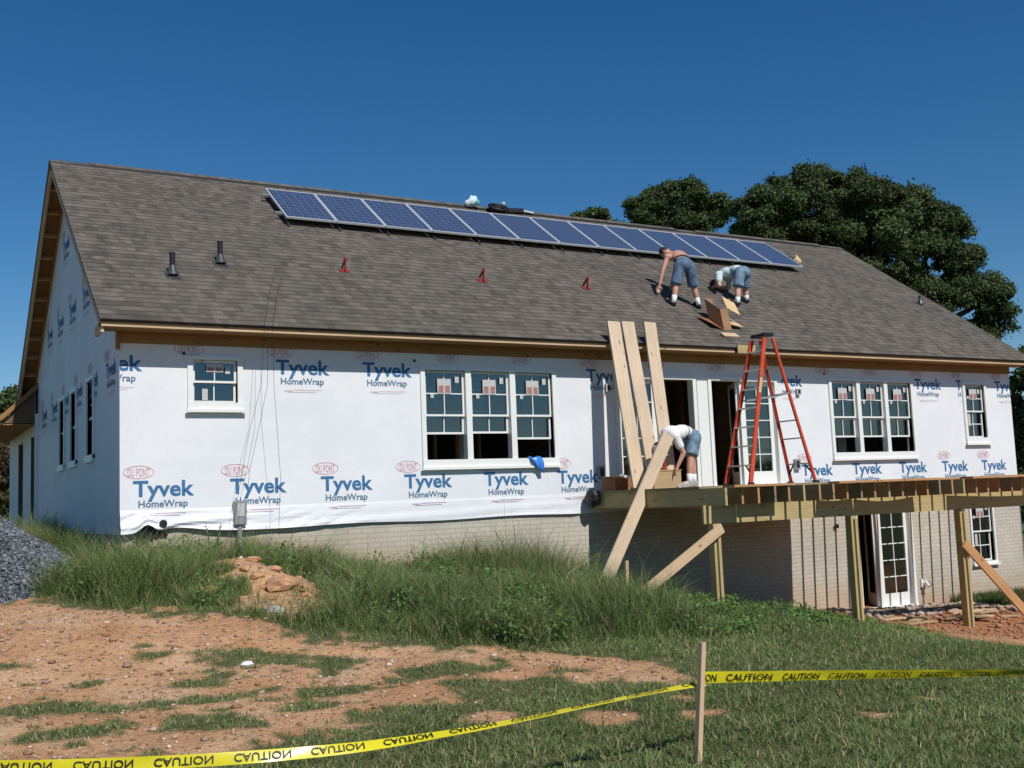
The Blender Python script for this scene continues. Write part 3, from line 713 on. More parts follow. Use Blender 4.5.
part(MB().box(13.75, 15.42, -.32, .02, -2.35, -2.19), 'door_step', M['rubble'])
# white strip of wall between the doors: trim board
part(MB().box(9.99, 10.22, -.02, -.005, .34, 2.28), 'door_trim', M['vinyl'])

# ---- small fittings on wall and roof
def vent(x, y, h, r, nm='vent_pipe'):
    p = onroof(x, y); mb = MB(); mb.tube([p-Vector((0, 0, .05)), p+Vector((0, 0, h))], r, 14); mb.tube([p+Vector((0, 0, h)), p+Vector((0, 0, h+.012))], r*1.12, 14)
    o = part(mb, nm, M['black'])
    m2 = MB(); m2.tube([p+up_n*.012, p+Vector((0, 0, .09)), p+Vector((0, 0, .16))], [r*2.1, r*1.5, r*1.08], 14); m2.obox(p+up_n*.014, Vector((1, 0, 0)), up_s, up_n, (r*5, r*5, .006)); m2.build('pipe_flashing', M['lead'], o)
    return o
vent(.89, .80, .34, .042); vent(1.73, 1.29, .35, .042); vent(18.4, 1.84, .20, .03)
def jbox(x, z, w_, h, nm='outlet_box', m='grey_metal', d=.06):
    mb = MB(); mb.box(x-w_/2, x+w_/2, -d, -.005, z-h/2, z+h/2); mb.box(x-w_*.3, x+w_*.3, -d-.004, -d-.0005, z-h*.32, z+h*.32, 1)
    return part(mb, nm, [M[m], M['black']], bev=.004)
jbox(8.02, 2.11, .10, .13, 'light_box', 'sticker'); jbox(12.46, 2.11, .10, .12, 'light_box', 'sticker'); jbox(7.80, .67, .12, .2); jbox(12.30, .72, .13, .2)
for x in (4.40, 13.2, .86): part(MB().box(x-.02, x+.02, -.012, -.004, 2.46, 2.50), 'wire_stub', M['black'])
mt = part(MB().box(1.52, 1.69, -.12, -.02, .06, .40), 'meter_box', M['grey_metal'], bev=.01)
MB().box(1.555, 1.655, -.13, -.121, .18, .36).build('meter_cover', M['sticker'], mt)
MB().tube([(1.6, -.06, .06), (1.6, -.06, -.6)], .035, 10).build('conduit', M['grey_metal'], mt)
vt = part(MB().box(15.50, 15.66, -.02, .03, -1.82, -1.66), 'dryer_vent', M['vinyl'])
MB().tube([(15.58, -.02, -1.74), (15.58, -.10, -1.74), (15.58, -.14, -1.80)], [.05, .05, .055], 12).build('vent_hood', M['vinyl'], vt)
jbox(13.24, -.49, .10, .07, 'cable_plate', 'black', .03)
jbox(16.93, -1.45, .07, .22, 'spigot_box', 'card_red', .05)

# ------------------------------------------------------------------ solar array
NP_, PW, GAPW = 13, .945, .013
A0x, LOW_Y, PL_ = 3.34, 3.00, 1.47
RISE = .17
px0 = A0x
rack = thing('mounting_rack', 'aluminium rack of rails and feet carrying the solar panels', 'rack', onroof(px0, LOW_Y))
tot = NP_*(PW+GAPW)
def arr(x, s, h): return onroof(x, LOW_Y, h) + up_s*s
for s in (.28, 1.2):
    MB().bar(arr(px0-.12, s, RISE-.055), arr(px0+tot+.02, s, RISE-.055), .045, .05, up_n).build('rail', M['alu_dull'], rack)
for k in range(8):
    x = px0+.1+k*(tot-.2)/7
    for s in (.28, 1.2): MB().bar(arr(x, s, 0), arr(x, s, RISE-.08), .05, .05, up_s).build('foot', M['alu_dull'], rack)
for k in range(NP_):
    x = px0 + .96*k + .05; MB().bar(arr(x, -.10, .03), arr(x, .28, RISE-.085), .022, .02, up_n).build('strut', M['lead'], rack)
ords = ['leftmost', 'second from the left', 'third from the left', 'fourth from the left', 'fifth from the left', 'sixth from the left', 'middle', 'sixth from the right', 'fifth from the right', 'fourth from the right', 'third from the right', 'second from the right', 'rightmost']
pan = None
for k in range(NP_):
    lb = f'blue solar panel on the roof, {ords[k]} of the row of thirteen'
    if pan is None:
        o0 = arr(px0, 0, RISE); pan = thing('solar_panel', lb, 'solar panel', o0, 'solar panels in a row on the roof')
        fr = MB(); t = .022; P = lambda a, s, h: arr(px0+a, s, RISE+h-.04)
        for (a0, a1, s0, s1) in ((0, PW, 0, t), (0, PW, PL_-t, PL_), (0, t, t, PL_-t), (PW-t, PW, t, PL_-t)):
            c = P((a0+a1)/2, (s0+s1)/2, .02); fr.obox(c, Vector((1, 0, 0)), up_s, up_n, (a1-a0, s1-s0, .04))
        fr.build('panel_frame', M['frame'], pan)
        ce = MB(); ce.face([P(t, t, .034), P(PW-t, t, .034), P(PW-t, PL_-t, .034), P(t, PL_-t, .034)], 0, [(0, 0), (PW-2*t, 0), (PW-2*t, PL_-2*t), (0, PL_-2*t)])
        ce.face([P(t, PL_-t, .005), P(PW-t, PL_-t, .005), P(PW-t, t, .005), P(t, t, .005)], 1); ce.build('solar_cells', [M['solar'], M['vinyl']], pan)
    else: dup(pan, (k*(PW+GAPW), 0, 0), lb)

# ------------------------------------------------------------------ the deck
DX0, DXD, DX1 = 7.58, 12.12, 16.6; DY = -3.42; DZ = .345; BY = -2.98
deck = thing('deck', 'half built raised wooden deck with open joists and posts along the house front', 'deck', (DX0, DY, gz(DX0, DY)))
def dp(mb, name, m, **k): return mb.build(name, m, deck, **k)
dp(MB().box(DX0, DX0+.04, DY, -.03, .06, .31), 'rim_board', M['treated'])
dp(MB().box(DX0, DX1, -.045, -.006, .05, .31), 'ledger_board', M['treated'])
jm = [M['treated_red'], M['treated'], M['treated_grey'], M['pine_orange']]
x = DX0+.34; k = 0; JX = []
while x < DX1:
    JX.append(x); dp(MB().box(x-.019, x+.019, DY+random.uniform(-.015, .02), -.046, .07, .31), 'joist', jm[(k*7+k//3) % 4 if k % 3 else 0]); x += .298; k += 1
# beam of doubled planks on the posts
for xa, xb in ((DX0-.06, 9.95), (9.952, 13.05), (13.052, DX1)):
    dp(MB().box(xa, xb, BY-.02, BY+.018, -.20, .068), 'beam', M['treated']); dp(MB().box(xa+.02, xb, BY+.02, BY+.058, -.20, .066), 'beam', M['treated_grey'])
for x in (7.72, 10.50, 13.07, 15.9):
    b = gz(x, BY)
    p = dp(MB().box(x-.065, x+.065, BY-.055, BY+.075, b-.3, -.202), 'post', M['treated'], bev=.006)
    MB().box(x-.02, x+.03, BY-.095, BY-.056, b-.25, -.25).build('post_cleat', M['treated'], p)
# decking boards laid so far, and loose ones along the joist tips
y = -.05
while y > -2.85:
    dp(MB().box(DX0-.02, DXD+random.uniform(-.008, .008), y-.138, y, .312, DZ), 'decking_board', M['treated_grey']); y -= .142
for xa, xb, dy, bow in ((DX0+.1, 8.15, .0, 0), (8.155, 8.9, .09, 0), (9.75, 10.55, .0, .03), (10.56, 11.95, -.02, .05), (11.9, 14.3, .62, 0.02), (12.75, 16.5, -.03, .06)):
    mb = MB(); n = 10
    for i in range(n):
        a = xa+(xb-xa)*i/n; b = xa+(xb-xa)*(i+1)/n; c = lambda q: DY + .03 + dy - bow*math.sin(math.pi*(q-xa)/(xb-xa))
        mb.obox(Vector(((a+b)/2, (c(a)+c(b))/2, .329)), Vector((b-a, c(b)-c(a), 0)).normalized(), Vector((-(c(b)-c(a)), b-a, 0)).normalized(), Vector((0, 0, 1)), (b-a+.002, .26, .034))
    dp(mb, 'decking_board', M['pine_orange'])
mb = MB(); mb.ell((DX0-.11, -.22, .245), Vector((.10, 0, 0)), Vector((0, .16, 0)), Vector((0, 0, .17)), 10); mb.box(DX0-.12, DX0+.0, -.3, -.05, .12, .36); dp(mb, 'black_membrane', M['black'], bev=.02)
# braces nailed to the posts
dp(MB().bar((7.76, BY-.12, -.26), (6.10, BY-.16, -1.17), .04, .14, (0, 0, 1)), 'brace', M['pine'])
dp(MB().bar((12.97, BY-.12, -.76), (14.35, BY-.16, -2.0), .04, .16, (0, 0, 1)), 'brace', M['pine_orange'])
dp(MB().box(14.33, 14.40, BY-.20, BY-.14, gz(14.36, BY)-.2, -1.62), 'brace_stake', M['pine_orange'])

# ------------------------------------------------------------------ planks and boxes on the deck
def plank(a, b, wdt, t, up, label, m='pine_pale', name='plank', group=None):
    o = MB().bar(a, b, wdt, t, up).build(name, M[m], None, bev=.003); return tag(o, label, 'plank', group)
plank((7.80, -1.10, DZ+.02), (7.86, -.515, 3.18), .255, .04, (0, -1, .25), 'pale knotty plank leaning on the eave, left one of three', group='planks leaning on the eave')
plank((8.16, -1.08, DZ+.02), (8.15, -.515, 3.19), .255, .04, (0, -1, .25), 'knotty plank leaning on the eave, in the middle of three close beside another plank', group='planks leaning on the eave')
plank((8.50, -1.03, DZ+.02), (8.62, -.515, 3.20), .25, .04, (0, -1, .25), 'plank leaning on the eave, standing apart at the right beside the open door', group='planks leaning on the eave')
plank((6.64, -1.60, -1.14), (8.13, -1.50, 1.20), .215, .04, (0, -1, 0), 'long pale plank sloping from the grass up past the left edge of the deck')
st = MB().bar((6.98, -1.76, gz(6.98, -1.76)-.1), (7.0, -1.76, -.72), .05, .04, (0, 1, 0)).build('wooden_stake', M['pine']); tag(st, 'short wooden stake in the grass at the foot of the long sloping plank', 'stake')
bx = thing('cardboard_box', 'reddish brown open cardboard box at the left end of the deck', 'box', (7.85, -.43, DZ))
mb = MB(); a, b, c, d, h = 7.66, 8.06, -.62, -.24, .20; t = .012
z0 = DZ+.001
mb.box(a, b, c, c+t, z0, z0+h); mb.box(a, b, d-t, d, z0, z0+h); mb.box(a, a+t, c+t, d-t, z0, z0+h); mb.box(b-t, b, c+t, d-t, z0, z0+h); mb.box(a+t, b-t, c+t, d-t, z0, z0+.01)
mb.build('box_body', M['card_red'], bx)
MB().bar((a, c, z0+h), (a-.10, c-.02, z0+h+.03), .4, .006, (0, 0, 1)).build('box_flap', M['card'], bx)
mb = MB(); mb.bar((7.7, -.4, z0+h-.03), (8.02, -.36, z0+h+.06), .05, .03); mb.ell((7.88, -.45, z0+h), Vector((.12, 0, 0)), Vector((0, .1, 0)), Vector((0, 0, .05)), 10); o = mb.build('box_contents', M['sticker'], bx)
cr = thing('wooden_block', 'brown plywood box standing at the feet of the leaning planks', 'box', (8.2, -1.35, DZ))
MB().box(7.90, 8.45, -1.36, -1.20, DZ+.001, DZ+.28).build('box_body', M['plywood'], cr); MB().box(7.89, 8.46, -1.37, -1.19, DZ+.281, DZ+.30).build('box_lid', M['plywood'], cr)
rt = MB(); rt.box(8.16, 8.20, -1.30, -1.27, DZ+.301, DZ+.50); rt.box(8.135, 8.225, -1.305, -1.265, DZ+.301, DZ+.335); tag(rt.build('hand_tool', M['red']), 'small bright red hand tool standing upright by the leaning planks', 'tool')

# ------------------------------------------------------------------ stepladder
lx, ly, lz = 9.60, -2.2, DZ+.002
lad = thing('stepladder', 'tall orange fibreglass stepladder standing open on the deck', 'ladder', (lx, ly, lz))
HT = 2.42
def lp(side, s, t):                        # side -1 climbing side, +1 rear; s -1 near, +1 far; t 0 foot .. 1 top
    sp = .70*(1-t)+.07*t; wd = (.30 if side < 0 else .29)*(1-t)+.155*t
    return Vector((lx+side*sp, ly+s*wd, lz+HT*t))
for side in (-1, 1):
    for s in (-1, 1):
        a, b = lp(side, s, .012), lp(side, s, .97); mb = MB()
        mb.bar(a, b, .012, .07 if side < 0 else .036, (1, 0, 0)); off = Vector((0, -s*.014, 0))
        for e in (-1, 1): mb.bar(a+off+Vector((e*(.031 if side < 0 else .02), 0, 0)), b+off+Vector((e*(.031 if side < 0 else .02), 0, 0)), .03, .010, (1, 0, 0))
        r_ = mb.build('side_rail', M['orange'], lad)
        MB().box(a.x-.045, a.x+.045, a.y-.03, a.y+.03, lz, lz+.035).build('foot', M['black'], r_)
for k in range(1, 8):
    t = k*.3048/HT
    a, b = lp(-1, -1, t), lp(-1, 1, t); MB().bar(a, b, .085, .022).build('step', M['alu'], lad)
for t in (.13, .30, .42, .60, .78):
    a, b = lp(1, -1, t), lp(1, 1, t); MB().bar(a, b, .035, .02).build('rear_bar', M['alu_dull'], lad)
for side in (-1, 1):
    for s in (-1, 1):
        t = .125; a = lp(side, s, t); b = lp(side, s, .02); c = (lp(side, 1, t)+lp(side, -1, t))/2
        MB().bar(b + (a-b)*.35, a + (c-a)*.55, .03, .006, (1, 0, 0)).build('knee_brace', M['black'], lad)
for s in (-1, 1):
    m_ = (lp(-1, s, .56)+lp(1, s, .60))/2 + Vector((0, 0, -.02))
    MB().bar(lp(-1, s, .56), m_, .006, .025).bar(m_, lp(1, s, .60), .006, .025).build('spreader', M['alu_dull'], lad)
mb = MB(); mb.box(lx-.10, lx+.10, ly-.165, ly+.165, lz+HT-.045, lz+HT+.01); mb.box(lx-.05, lx+.05, ly-.1, ly+.1, lz+HT+.011, lz+HT+.02); mb.build('top_cap', M['black'], lad, bev=.015)
a_ = lp(-1, -1, .60); b_ = lp(-1, -1, .70); MB().bar(a_+Vector((0, -.009, 0)), b_+Vector((0, -.009, 0)), .004, .05, (1, 0, 0)).build('label_plate', M['card_in'], lad)
MB().box(lx-.155, lx-.11, ly-.14, ly+.0, lz+HT-.32, lz+HT-.19).build('label_plate', M['sticker'], lad)

# ------------------------------------------------------------------ people
def remeshed(mb, name, m, vox, parent, it=4):
    me = mb.mesh(name, [m], True); o = bpy.data.objects.new(name, me); COL.objects.link(o)
    r_ = o.modifiers.new('r', 'REMESH'); r_.mode = 'VOXEL'; r_.voxel_size = vox; r_.use_smooth_shade = True
    s_ = o.modifiers.new('s', 'SMOOTH'); s_.iterations = it; s_.factor = .5
    dg = bpy.context.evaluated_depsgraph_get(); nm = bpy.data.meshes.new_from_object(o.evaluated_get(dg)); nm.name = name
    o.modifiers.clear(); o.data = nm; bpy.data.meshes.remove(me)
    if not nm.materials: nm.materials.append(m)
    if parent: attach(o, parent)
    return o
def person(label, J, skin, shirt, shorts, shoe, sleeves=True, hat=None, hair=True, hem=1.0):
    """J: joints as Vectors. pelvis, waist, chest, neck, head, face (look direction), and lists [left, right] sh, el, wr, fi, hip, kn, an, toe"""
    V = Vector; root = thing('person', label, 'person', (J['an'][0]+J['an'][1])/2)
    spine = (J['chest']-J['pelvis']).normalized(); lat = (J['sh'][1]-J['sh'][0]); lat = (lat-spine*lat.dot(spine)).normalized(); fr = lat.cross(spine).normalized()*-1
    lat2 = (J['hip'][1]-J['hip'][0]).normalized()
    b = MB()
    b.ell(J['chest'], lat*.165, fr*.115, spine*.21, 16); b.ell(J['waist'], lat*.145, fr*.10, spine*.18, 16); b.ell(J['pelvis'], lat2*.165, fr*.12, spine*.14, 16)
    b.cap(J['sh'][0], J['sh'][1], .07, .07); b.cap(J['chest']+spine*.12, J['neck'], .07, .055); b.cap(J['neck'], J['head'], .055, .06)
    up = (J['head']-J['neck']).normalized(); fc = (J['face']-up*J['face'].dot(up)).normalized(); hl = fc.cross(up)
    hc = J['head']
    b.ell(hc, hl*.075, fc*.095, up*.115, 16); b.ell(hc+fc*.035-up*.075, hl*.048, fc*.05, up*.05, 12)
    b.cap(hc+fc*.09+up*.01, hc+fc*.112-up*.022, .011, .016, 8)
    for e in (-1, 1): b.ell(hc+hl*.078*e-fc*.005, hl*.012, fc*.022, up*.034, 8)
    b.cap(hc+fc*.083-hl*.022-up*.055, hc+fc*.083+hl*.022-up*.055, .010, .010, 8)
    for i in (0, 1):
        b.cap(J['sh'][i], J['el'][i], .055, .042); b.cap(J['el'][i], J['wr'][i], .043, .028)
        d = (J['fi'][i]-J['wr'][i]).normalized(); s_ = lat-d*lat.dot(d); s_.normalize(); n_ = d.cross(s_)
        pc = J['wr'][i]+d*.05; b.ell(pc, s_*.042, n_*.018, d*.055, 12)
        for q, ln in ((-.03, .062), (-.010, .075), (.010, .07), (.028, .055)):
            a = pc+d*.038+s_*q; m_ = a+d*ln*.55+n_*.008; b.cap(a, m_, .0095, .009, 8); b.cap(m_, m_+d*ln*.4+n_*.022, .009, .008, 8)
        sg = -1 if i else 1; a = pc-d*.02+s_*.035*sg; m_ = a+s_*.028*sg+d*.03; b.cap(a, m_, .011, .010, 8); b.cap(m_, m_+d*.03+n_*.01, .010, .009, 8)
        b.cap(J['hip'][i], J['kn'][i], .088, .058); b.cap(J['kn'][i], J['kn'][i].lerp(J['an'][i], .35), .057, .060); b.cap(J['kn'][i].lerp(J['an'][i], .35), J['an'][i], .060, .038)
        b.cap(J['an'][i], J['toe'][i], .038, .03)
    remeshed(b, 'body', skin, .0085, root, 2)
    for e in (-1, 1): MB().ell(hc+fc*.086+hl*.032*e+up*.012, hl*.012, fc*.010, up*.009, 8).build('eye', M['white_cloth'], root, smooth=True)
    if hair:
        h = MB(); h.ell(hc-fc*.018+up*.028, hl*.083, fc*.095, up*.105, 16); remeshed(h, 'hair', M['hair'], .01, root)
    if hat:
        h = MB(); h.ell(hc+up*.045-fc*.005, hl*.090, fc*.105, up*.095, 16); o = remeshed(h, 'cap', hat, .01, root)
        MB().obox(hc+up*.05+fc*.13, hl, fc, up, (.13, .09, .012)).build('cap_peak', hat, o, bev=.004)
    s_ = MB(); s_.ell(J['pelvis'], lat2*.182, fr*.145, spine*.15, 16); s_.ell(J['pelvis'].lerp(J['waist'], .55), lat*.158, fr*.122, spine*.10, 16)
    for i in (0, 1):
        k = J['hip'][i].lerp(J['kn'][i], hem); d = (J['kn'][i]-J['hip'][i]).normalized()
        s_.cap(J['hip'][i], k-d*.06, .112, .108, 14); s_.tube([k-d*.12, k+d*.01], [.110, .116], 14)
    sh_ = remeshed(s_, 'shorts', shorts, .013, root, 2)
    bl = MB(); w_ = J['pelvis'].lerp(J['waist'], .95); bl.tube([w_+(lat*math.cos(t)*.152+fr*math.sin(t)*.114) for t in np.linspace(0, 2*math.pi, 21)], .014, 6, cap=False); bl.build('belt', M['shoe_dark'], sh_)
    if shirt:
        t_ = MB(); t_.ell(J['chest'], lat*.183, fr*.132, spine*.22, 16); t_.ell(J['waist'], lat*.165, fr*.122, spine*.19, 16); t_.cap(J['sh'][0], J['sh'][1], .082, .082)
        if sleeves:
            for i in (0, 1): t_.cap(J['sh'][i], J['sh'][i].lerp(J['el'][i], .55), .075, .072)
        remeshed(t_, 'shirt', shirt, .013, root, 3)
    for i in (0, 1):
        k = J['an'][i]; c_ = k.lerp(J['kn'][i], .36)
        MB().tube([k-(J['kn'][i]-k).normalized()*.02, k.lerp(c_, .4), c_], [.046, .047, .054], 12).build('sock', M['white_cloth'], root, smooth=True)
        d = (J['toe'][i]-k); d = (d - Vector((0, 0, 1))*0).normalized(); upv = Vector((0, 0, 1)); sd_ = d.cross(upv).normalized(); u2 = sd_.cross(d)
        f = MB(); f.ell(k.lerp(J['toe'][i], .5)-u2*.015, sd_*.05, d*.155, u2*.05, 14); f.ell(k-u2*.02, sd_*.048, d*.07, u2*.06, 12)
        f.obox(k.lerp(J['toe'][i], .5)-u2*.055, sd_, d, u2, (.085, .28, .03)); remeshed(f, 'shoe', shoe, .011, root, 2)
    return root
V = Vector
def foot(x, y, dirv, h=.085, roof_=True):
    if roof_: a = onroof(x, y) + V((0, 0, h)); t = onroof(x+dirv[0], y+dirv[1]) + V((0, 0, .05))
    else: a = V((x, y, DZ+h)); t = V((x+dirv[0], y+dirv[1], DZ+.05))
    return a, t
# bare-chested man bent double on the roof
aL, tL = foot(10.30, .90, (-.02, .17)); aR, tR = foot(10.88, .86, (.05, .17))
P0 = V((10.59, .86, 4.64))
J = dict(pelvis=P0, waist=V((10.65, 1.01, 4.77)), chest=V((10.72, 1.17, 4.88)), neck=V((10.68, 1.36, 4.98)), head=V((10.60, 1.46, 5.02)), face=V((-.3, .3, -1)),
         sh=[V((10.50, 1.27, 4.88)), V((10.87, 1.20, 4.90))], el=[V((10.36, 1.26, 4.58)), V((10.86, 1.36, 4.64))], wr=[V((10.27, 1.26, 4.31)), V((10.76, 1.44, 4.40))], fi=[V((10.25, 1.28, 4.22)), V((10.71, 1.47, 4.31))],
         hip=[P0+V((-.11, .02, -.02)), P0+V((.10, -.02, -.02))], kn=[V((10.41, .93, 4.27)), V((10.80, .89, 4.25))], an=[aL, aR], toe=[tL, tR])
person('bare chested man in long denim shorts bending over on the roof', J, M['skin'], None, M['denim'], M['shoe_dark'], hem=.98)
aL, tL = foot(12.07, 1.08, (-.10, .15)); aR, tR = foot(12.46, 1.24, (-.08, .16))
P0 = V((12.29, 1.12, 4.66))
J = dict(pelvis=P0, waist=V((12.27, 1.28, 4.73)), chest=V((12.22, 1.46, 4.71)), neck=V((12.13, 1.64, 4.62)), head=V((12.06, 1.70, 4.54)), face=V((-.2, .2, -1)),
         sh=[V((12.00, 1.52, 4.68)), V((12.37, 1.60, 4.64))], el=[V((11.93, 1.44, 4.44)), V((12.42, 1.72, 4.47))], wr=[V((11.97, 1.60, 4.47)), V((12.20, 1.78, 4.47))], fi=[V((11.98, 1.67, 4.46)), V((12.12, 1.80, 4.48))],
         hip=[P0+V((-.10, -.02, -.02)), P0+V((.10, .02, -.02))], kn=[V((12.12, 1.10, 4.32)), V((12.44, 1.24, 4.37))], an=[aL, aR], toe=[tL, tR])
person('man in a pale blue shirt bending low on the roof behind the cardboard box', J, M['skin_pale'], M['blue_cloth'], M['denim_pale'], M['shoe_dark'], hem=.85)
aL, tL = foot(8.57, -1.42, (-.17, .04), roof_=False); aR, tR = foot(8.80, -1.25, (-.17, .05), roof_=False)
P0 = V((8.76, -1.29, 1.17))
J = dict(pelvis=P0, waist=P0+V((-.17, .0, .085)), chest=P0+V((-.37, .0, .06)), neck=P0+V((-.56, .0, -.06)), head=P0+V((-.64, .0, -.15)), face=V((-.3, 0, -1)),
         sh=[P0+V((-.46, -.17, .0)), P0+V((-.46, .17, .0))], el=[P0+V((-.34, -.20, -.27)), P0+V((-.50, .2, -.28))], wr=[P0+V((-.44, -.16, -.48)), P0+V((-.56, .12, -.5))], fi=[P0+V((-.48, -.14, -.56)), P0+V((-.6, .1, -.58))],
         hip=[P0+V((0, -.09, -.02)), P0+V((0, .09, -.02))], kn=[V((8.63, -1.40, .80)), V((8.80, -1.22, .79))], an=[aL, aR], toe=[tL, tR])
person('man in a white shirt and blue shorts bending over on the deck', J, M['skin'], M['white_cloth'], M['denim_pale'], M['shoe_pale'], hat=M['white_cloth'], hem=.78)

# ------------------------------------------------------------------ things on the roof
cb = thing('cardboard_box', 'opened brown cardboard box lying on the roof above the ladder', 'box', onroof(10.85, .12))
def rp(a, s, h): return onroof(10.86+a, .10, h) + up_s*s
def rq(pts, nm, m): mb = MB(); mb.face(pts, 0); mb.face(pts[::-1], 0); o = mb.build(nm, M[m], cb); so = o.modifiers.new('s', 'SOLIDIFY'); so.thickness = .008; return o
mb = MB()
c0 = [rp(-.06, -.02, .01), rp(.14, .0, .01), rp(.10, .46, .01), rp(-.10, .44, .01)]; tp = [p+V((-.05, .03, .40)) for p in c0]
for i, j in ((0, 1), (2, 3), (3, 0)): mb.face([c0[i], c0[j], tp[j], tp[i]])
mb.face(c0); o = mb.build('box_body', M['card'], cb); so = o.modifiers.new('s', 'SOLIDIFY'); so.thickness = .01
rq([tp[1]+V((0, .02, .02)), tp[1]+V((.02, .16, .27)), tp[1]+V((.30, .14, .15)), tp[1]+V((.28, -.02, -.11))], 'box_flap', 'card_in')
rq([c0[1]+V((0, 0, .10)), c0[2]+V((0, 0, .10)), c0[2]+V((.30, 0, .04)), c0[1]+V((.30, 0, .06))], 'box_flap', 'card_in')
rq([c0[0], c0[3], c0[3]+V((-.26, .02, .05)), c0[0]+V((-.26, 0, .10))], 'box_flap', 'card_red')
o = MB().obox(onroof(10.72, -.14, .03), V((1, .05, 0)).normalized(), up_s, up_n, (.38, .14, .035)).build('wood_scrap', M['pine']); tag(o, 'short wooden offcut lying on the roof just below the cardboard box', 'offcut')
ra = None
for k, (x, y, lb) in enumerate(((3.80, 1.36, 'red roof anchor on the shingles, leftmost of three in a row'), (6.40, 1.37, 'red roof anchor on the shingles, middle one of three in a row'), (8.62, 1.38, 'red roof anchor on the shingles, rightmost of three and nearest the workers'))):
    p = onroof(x, y)
    if ra is None:
        ra = thing('roof_anchor', lb, 'roof anchor', p, 'red roof anchors in a row'); ra0 = p
        MB().obox(p+up_n*.016, V((1, 0, 0)), up_s, up_n, (.16, .12, .012)).build('base_plate', M['red'], ra)
        MB().bar(p+up_n*.02-up_s*.06, p+up_n*.20+up_s*.05, .05, .014, V((1, 0, 0))).bar(p+up_n*.02+up_s*.12, p+up_n*.20+up_s*.05, .05, .014, V((1, 0, 0))).build('arm', M['red'], ra)
        MB().tube([p+up_n*.19+up_s*.05+V((.03*math.cos(t), 0, .03*math.sin(t))) for t in np.linspace(0, 6.283, 11)], .008, 6).build('ring', M['red'], ra)
    else: dup(ra, p-ra0, lb)
# odds and ends left along the ridge
pb = onroof(8.05, 4.72)
mb = MB(); mb.ell(pb+V((0, 0, .16)), V((.13, .03, 0)), V((0, .11, 0)), V((.03, 0, .11)), 14); mb.ell(pb+V((.08, 0, .23)), V((.05, 0, .02)), V((0, .05, 0)), V((-.02, 0, .09)), 10); mb.ell(pb+V((-.11, 0, .12)), V((.08, 0, 0)), V((0, .08, 0)), V((0, 0, .08)), 10); mb.ell(pb+V((-.02, 0, .25)), V((.04, 0, -.02)), V((0, .04, 0)), V((.02, 0, .07)), 8)
bag = remeshed(mb, 'plastic_bag', M['blue_cloth'], .025, None, 1); tag(bag, 'white plastic bag with a teal side sitting on the ridge', 'bag')
mb = MB(); mb.ell(pb+V((.10, -.08, .14)), V((.06, .03, 0)), V((0, .035, 0)), V((0, 0, .07)), 10); o = mb.build('bag_print', M['teal'], bag, smooth=True)
pb = onroof(8.62, 4.66)
mb = MB()
for k in range(4):
    rr = .13+.02*k; mb.tube([pb+up_n*(.03+.035*k)+V((rr*1.2*math.cos(t), 0, 0))+up_s*(rr*math.sin(t)) for t in np.linspace(0, 6.283, 17)], .022, 6)
tag(mb.build('cable_coil', M['black'], smooth=True), 'black coil of cable lying on the ridge beside the plastic bag', 'cable')
pb = onroof(9.15, 4.72); mb = MB(); mb.bar(pb+V((-.25, 0, .06)), pb+V((.15, 0, .09)), .10, .09); mb.bar(pb+V((.15, 0, .09)), pb+V((.42, 0, .07)), .05, .04, mi=1); mb.ell(pb+V((-.33, 0, .2)), V((.05, 0, 0)), V((0, .05, 0)), V((0, 0, .05)), 8, 1)
tag(mb.build('power_tool', [M['black'], M['sticker']]), 'dark power tool with a pale handle lying on the ridge', 'tool')
pb = onroof(7.75, 4.78); 
pb = onroof(16.05, 3.42); mb = MB(); mb.ell(pb+up_n*.10, V((.10, 0, 0)), up_s*.12, up_n*.10, 10); mb.ell(pb+V((-.13, .05, .12)), V((.09, 0, 0)), up_s*.1, up_n*.1, 10, 1); mb.ell(pb+V((.05, .0, .20)), V((.05, 0, 0)), up_s*.07, up_n*.05, 8)
tag(mb.build('tool_pouch', [M['card_in'], M['black']], smooth=True), 'tan and black tool pouch on the roof at the right end of the solar panels', 'pouch')
# thin cords over the eave
def cord(pts, label, r=.0026):
    mb = MB(); P = [V(p) for p in pts]; Q = []
    for a, b in zip(P, P[1:]):
        for t in np.linspace(0, 1, 7)[:-1]: Q.append(a.lerp(b, t))
    Q.append(P[-1]); mb.tube(Q, r, 5); return tag(mb.build('cord', M['black']), label, 'cord', 'cords hanging over the eave')
e = lambda x: V((x, -OV-.075, ZE-.02))
cord([onroof(2.6, 1.25, .015), onroof(2.2, .35, .015), e(1.86), (1.80, -.53, 2.0), (1.62, -.5, 1.3), (1.50, -.45, .6), (1.34, -.5, -.2)], 'thin dark cord hanging from the eave to the ground left of the meter box')
cord([onroof(2.7, 1.2, .015), onroof(2.3, .30, .015), e(1.98), (1.98, -.53, 2.0), (2.03, -.5, 1.3), (2.08, -.45, .7), (2.02, -.5, -.1)], 'thin dark cord hanging from the eave right of the meter box')
cord([e(1.90), (1.88, -.56, 2.0), (1.75, -.56, 1.4), (1.62, -.52, .8), (1.52, -.5, -.1)], 'thin dark cord hanging from the eave in front of the meter box')
# blue rag over the window sill
mb = MB(); pts = []
for i in range(9):
    for j in range(7):
        s, t = i/8, j/6; x = 6.36+.26*s*(1-.45*t)+.13*t; y = -.03-.085*min(1, t*2.5)-.022*math.sin(s*8+t*3); z = .95-.27*t*(.62+.38*s)+.012*math.sin(s*9+1); pts.append((x, y, z))
for i in range(8):
    for j in range(6): mb.face([pts[i*7+j], pts[i*7+j+1], pts[(i+1)*7+j+1], pts[(i+1)*7+j]])
o = mb.build('rag', M['blue_rag'], smooth=True); tag(o, 'bright blue rag hanging over the sill of the triple window', 'rag'); so = o.modifiers.new('s', 'SOLIDIFY'); so.thickness = .008

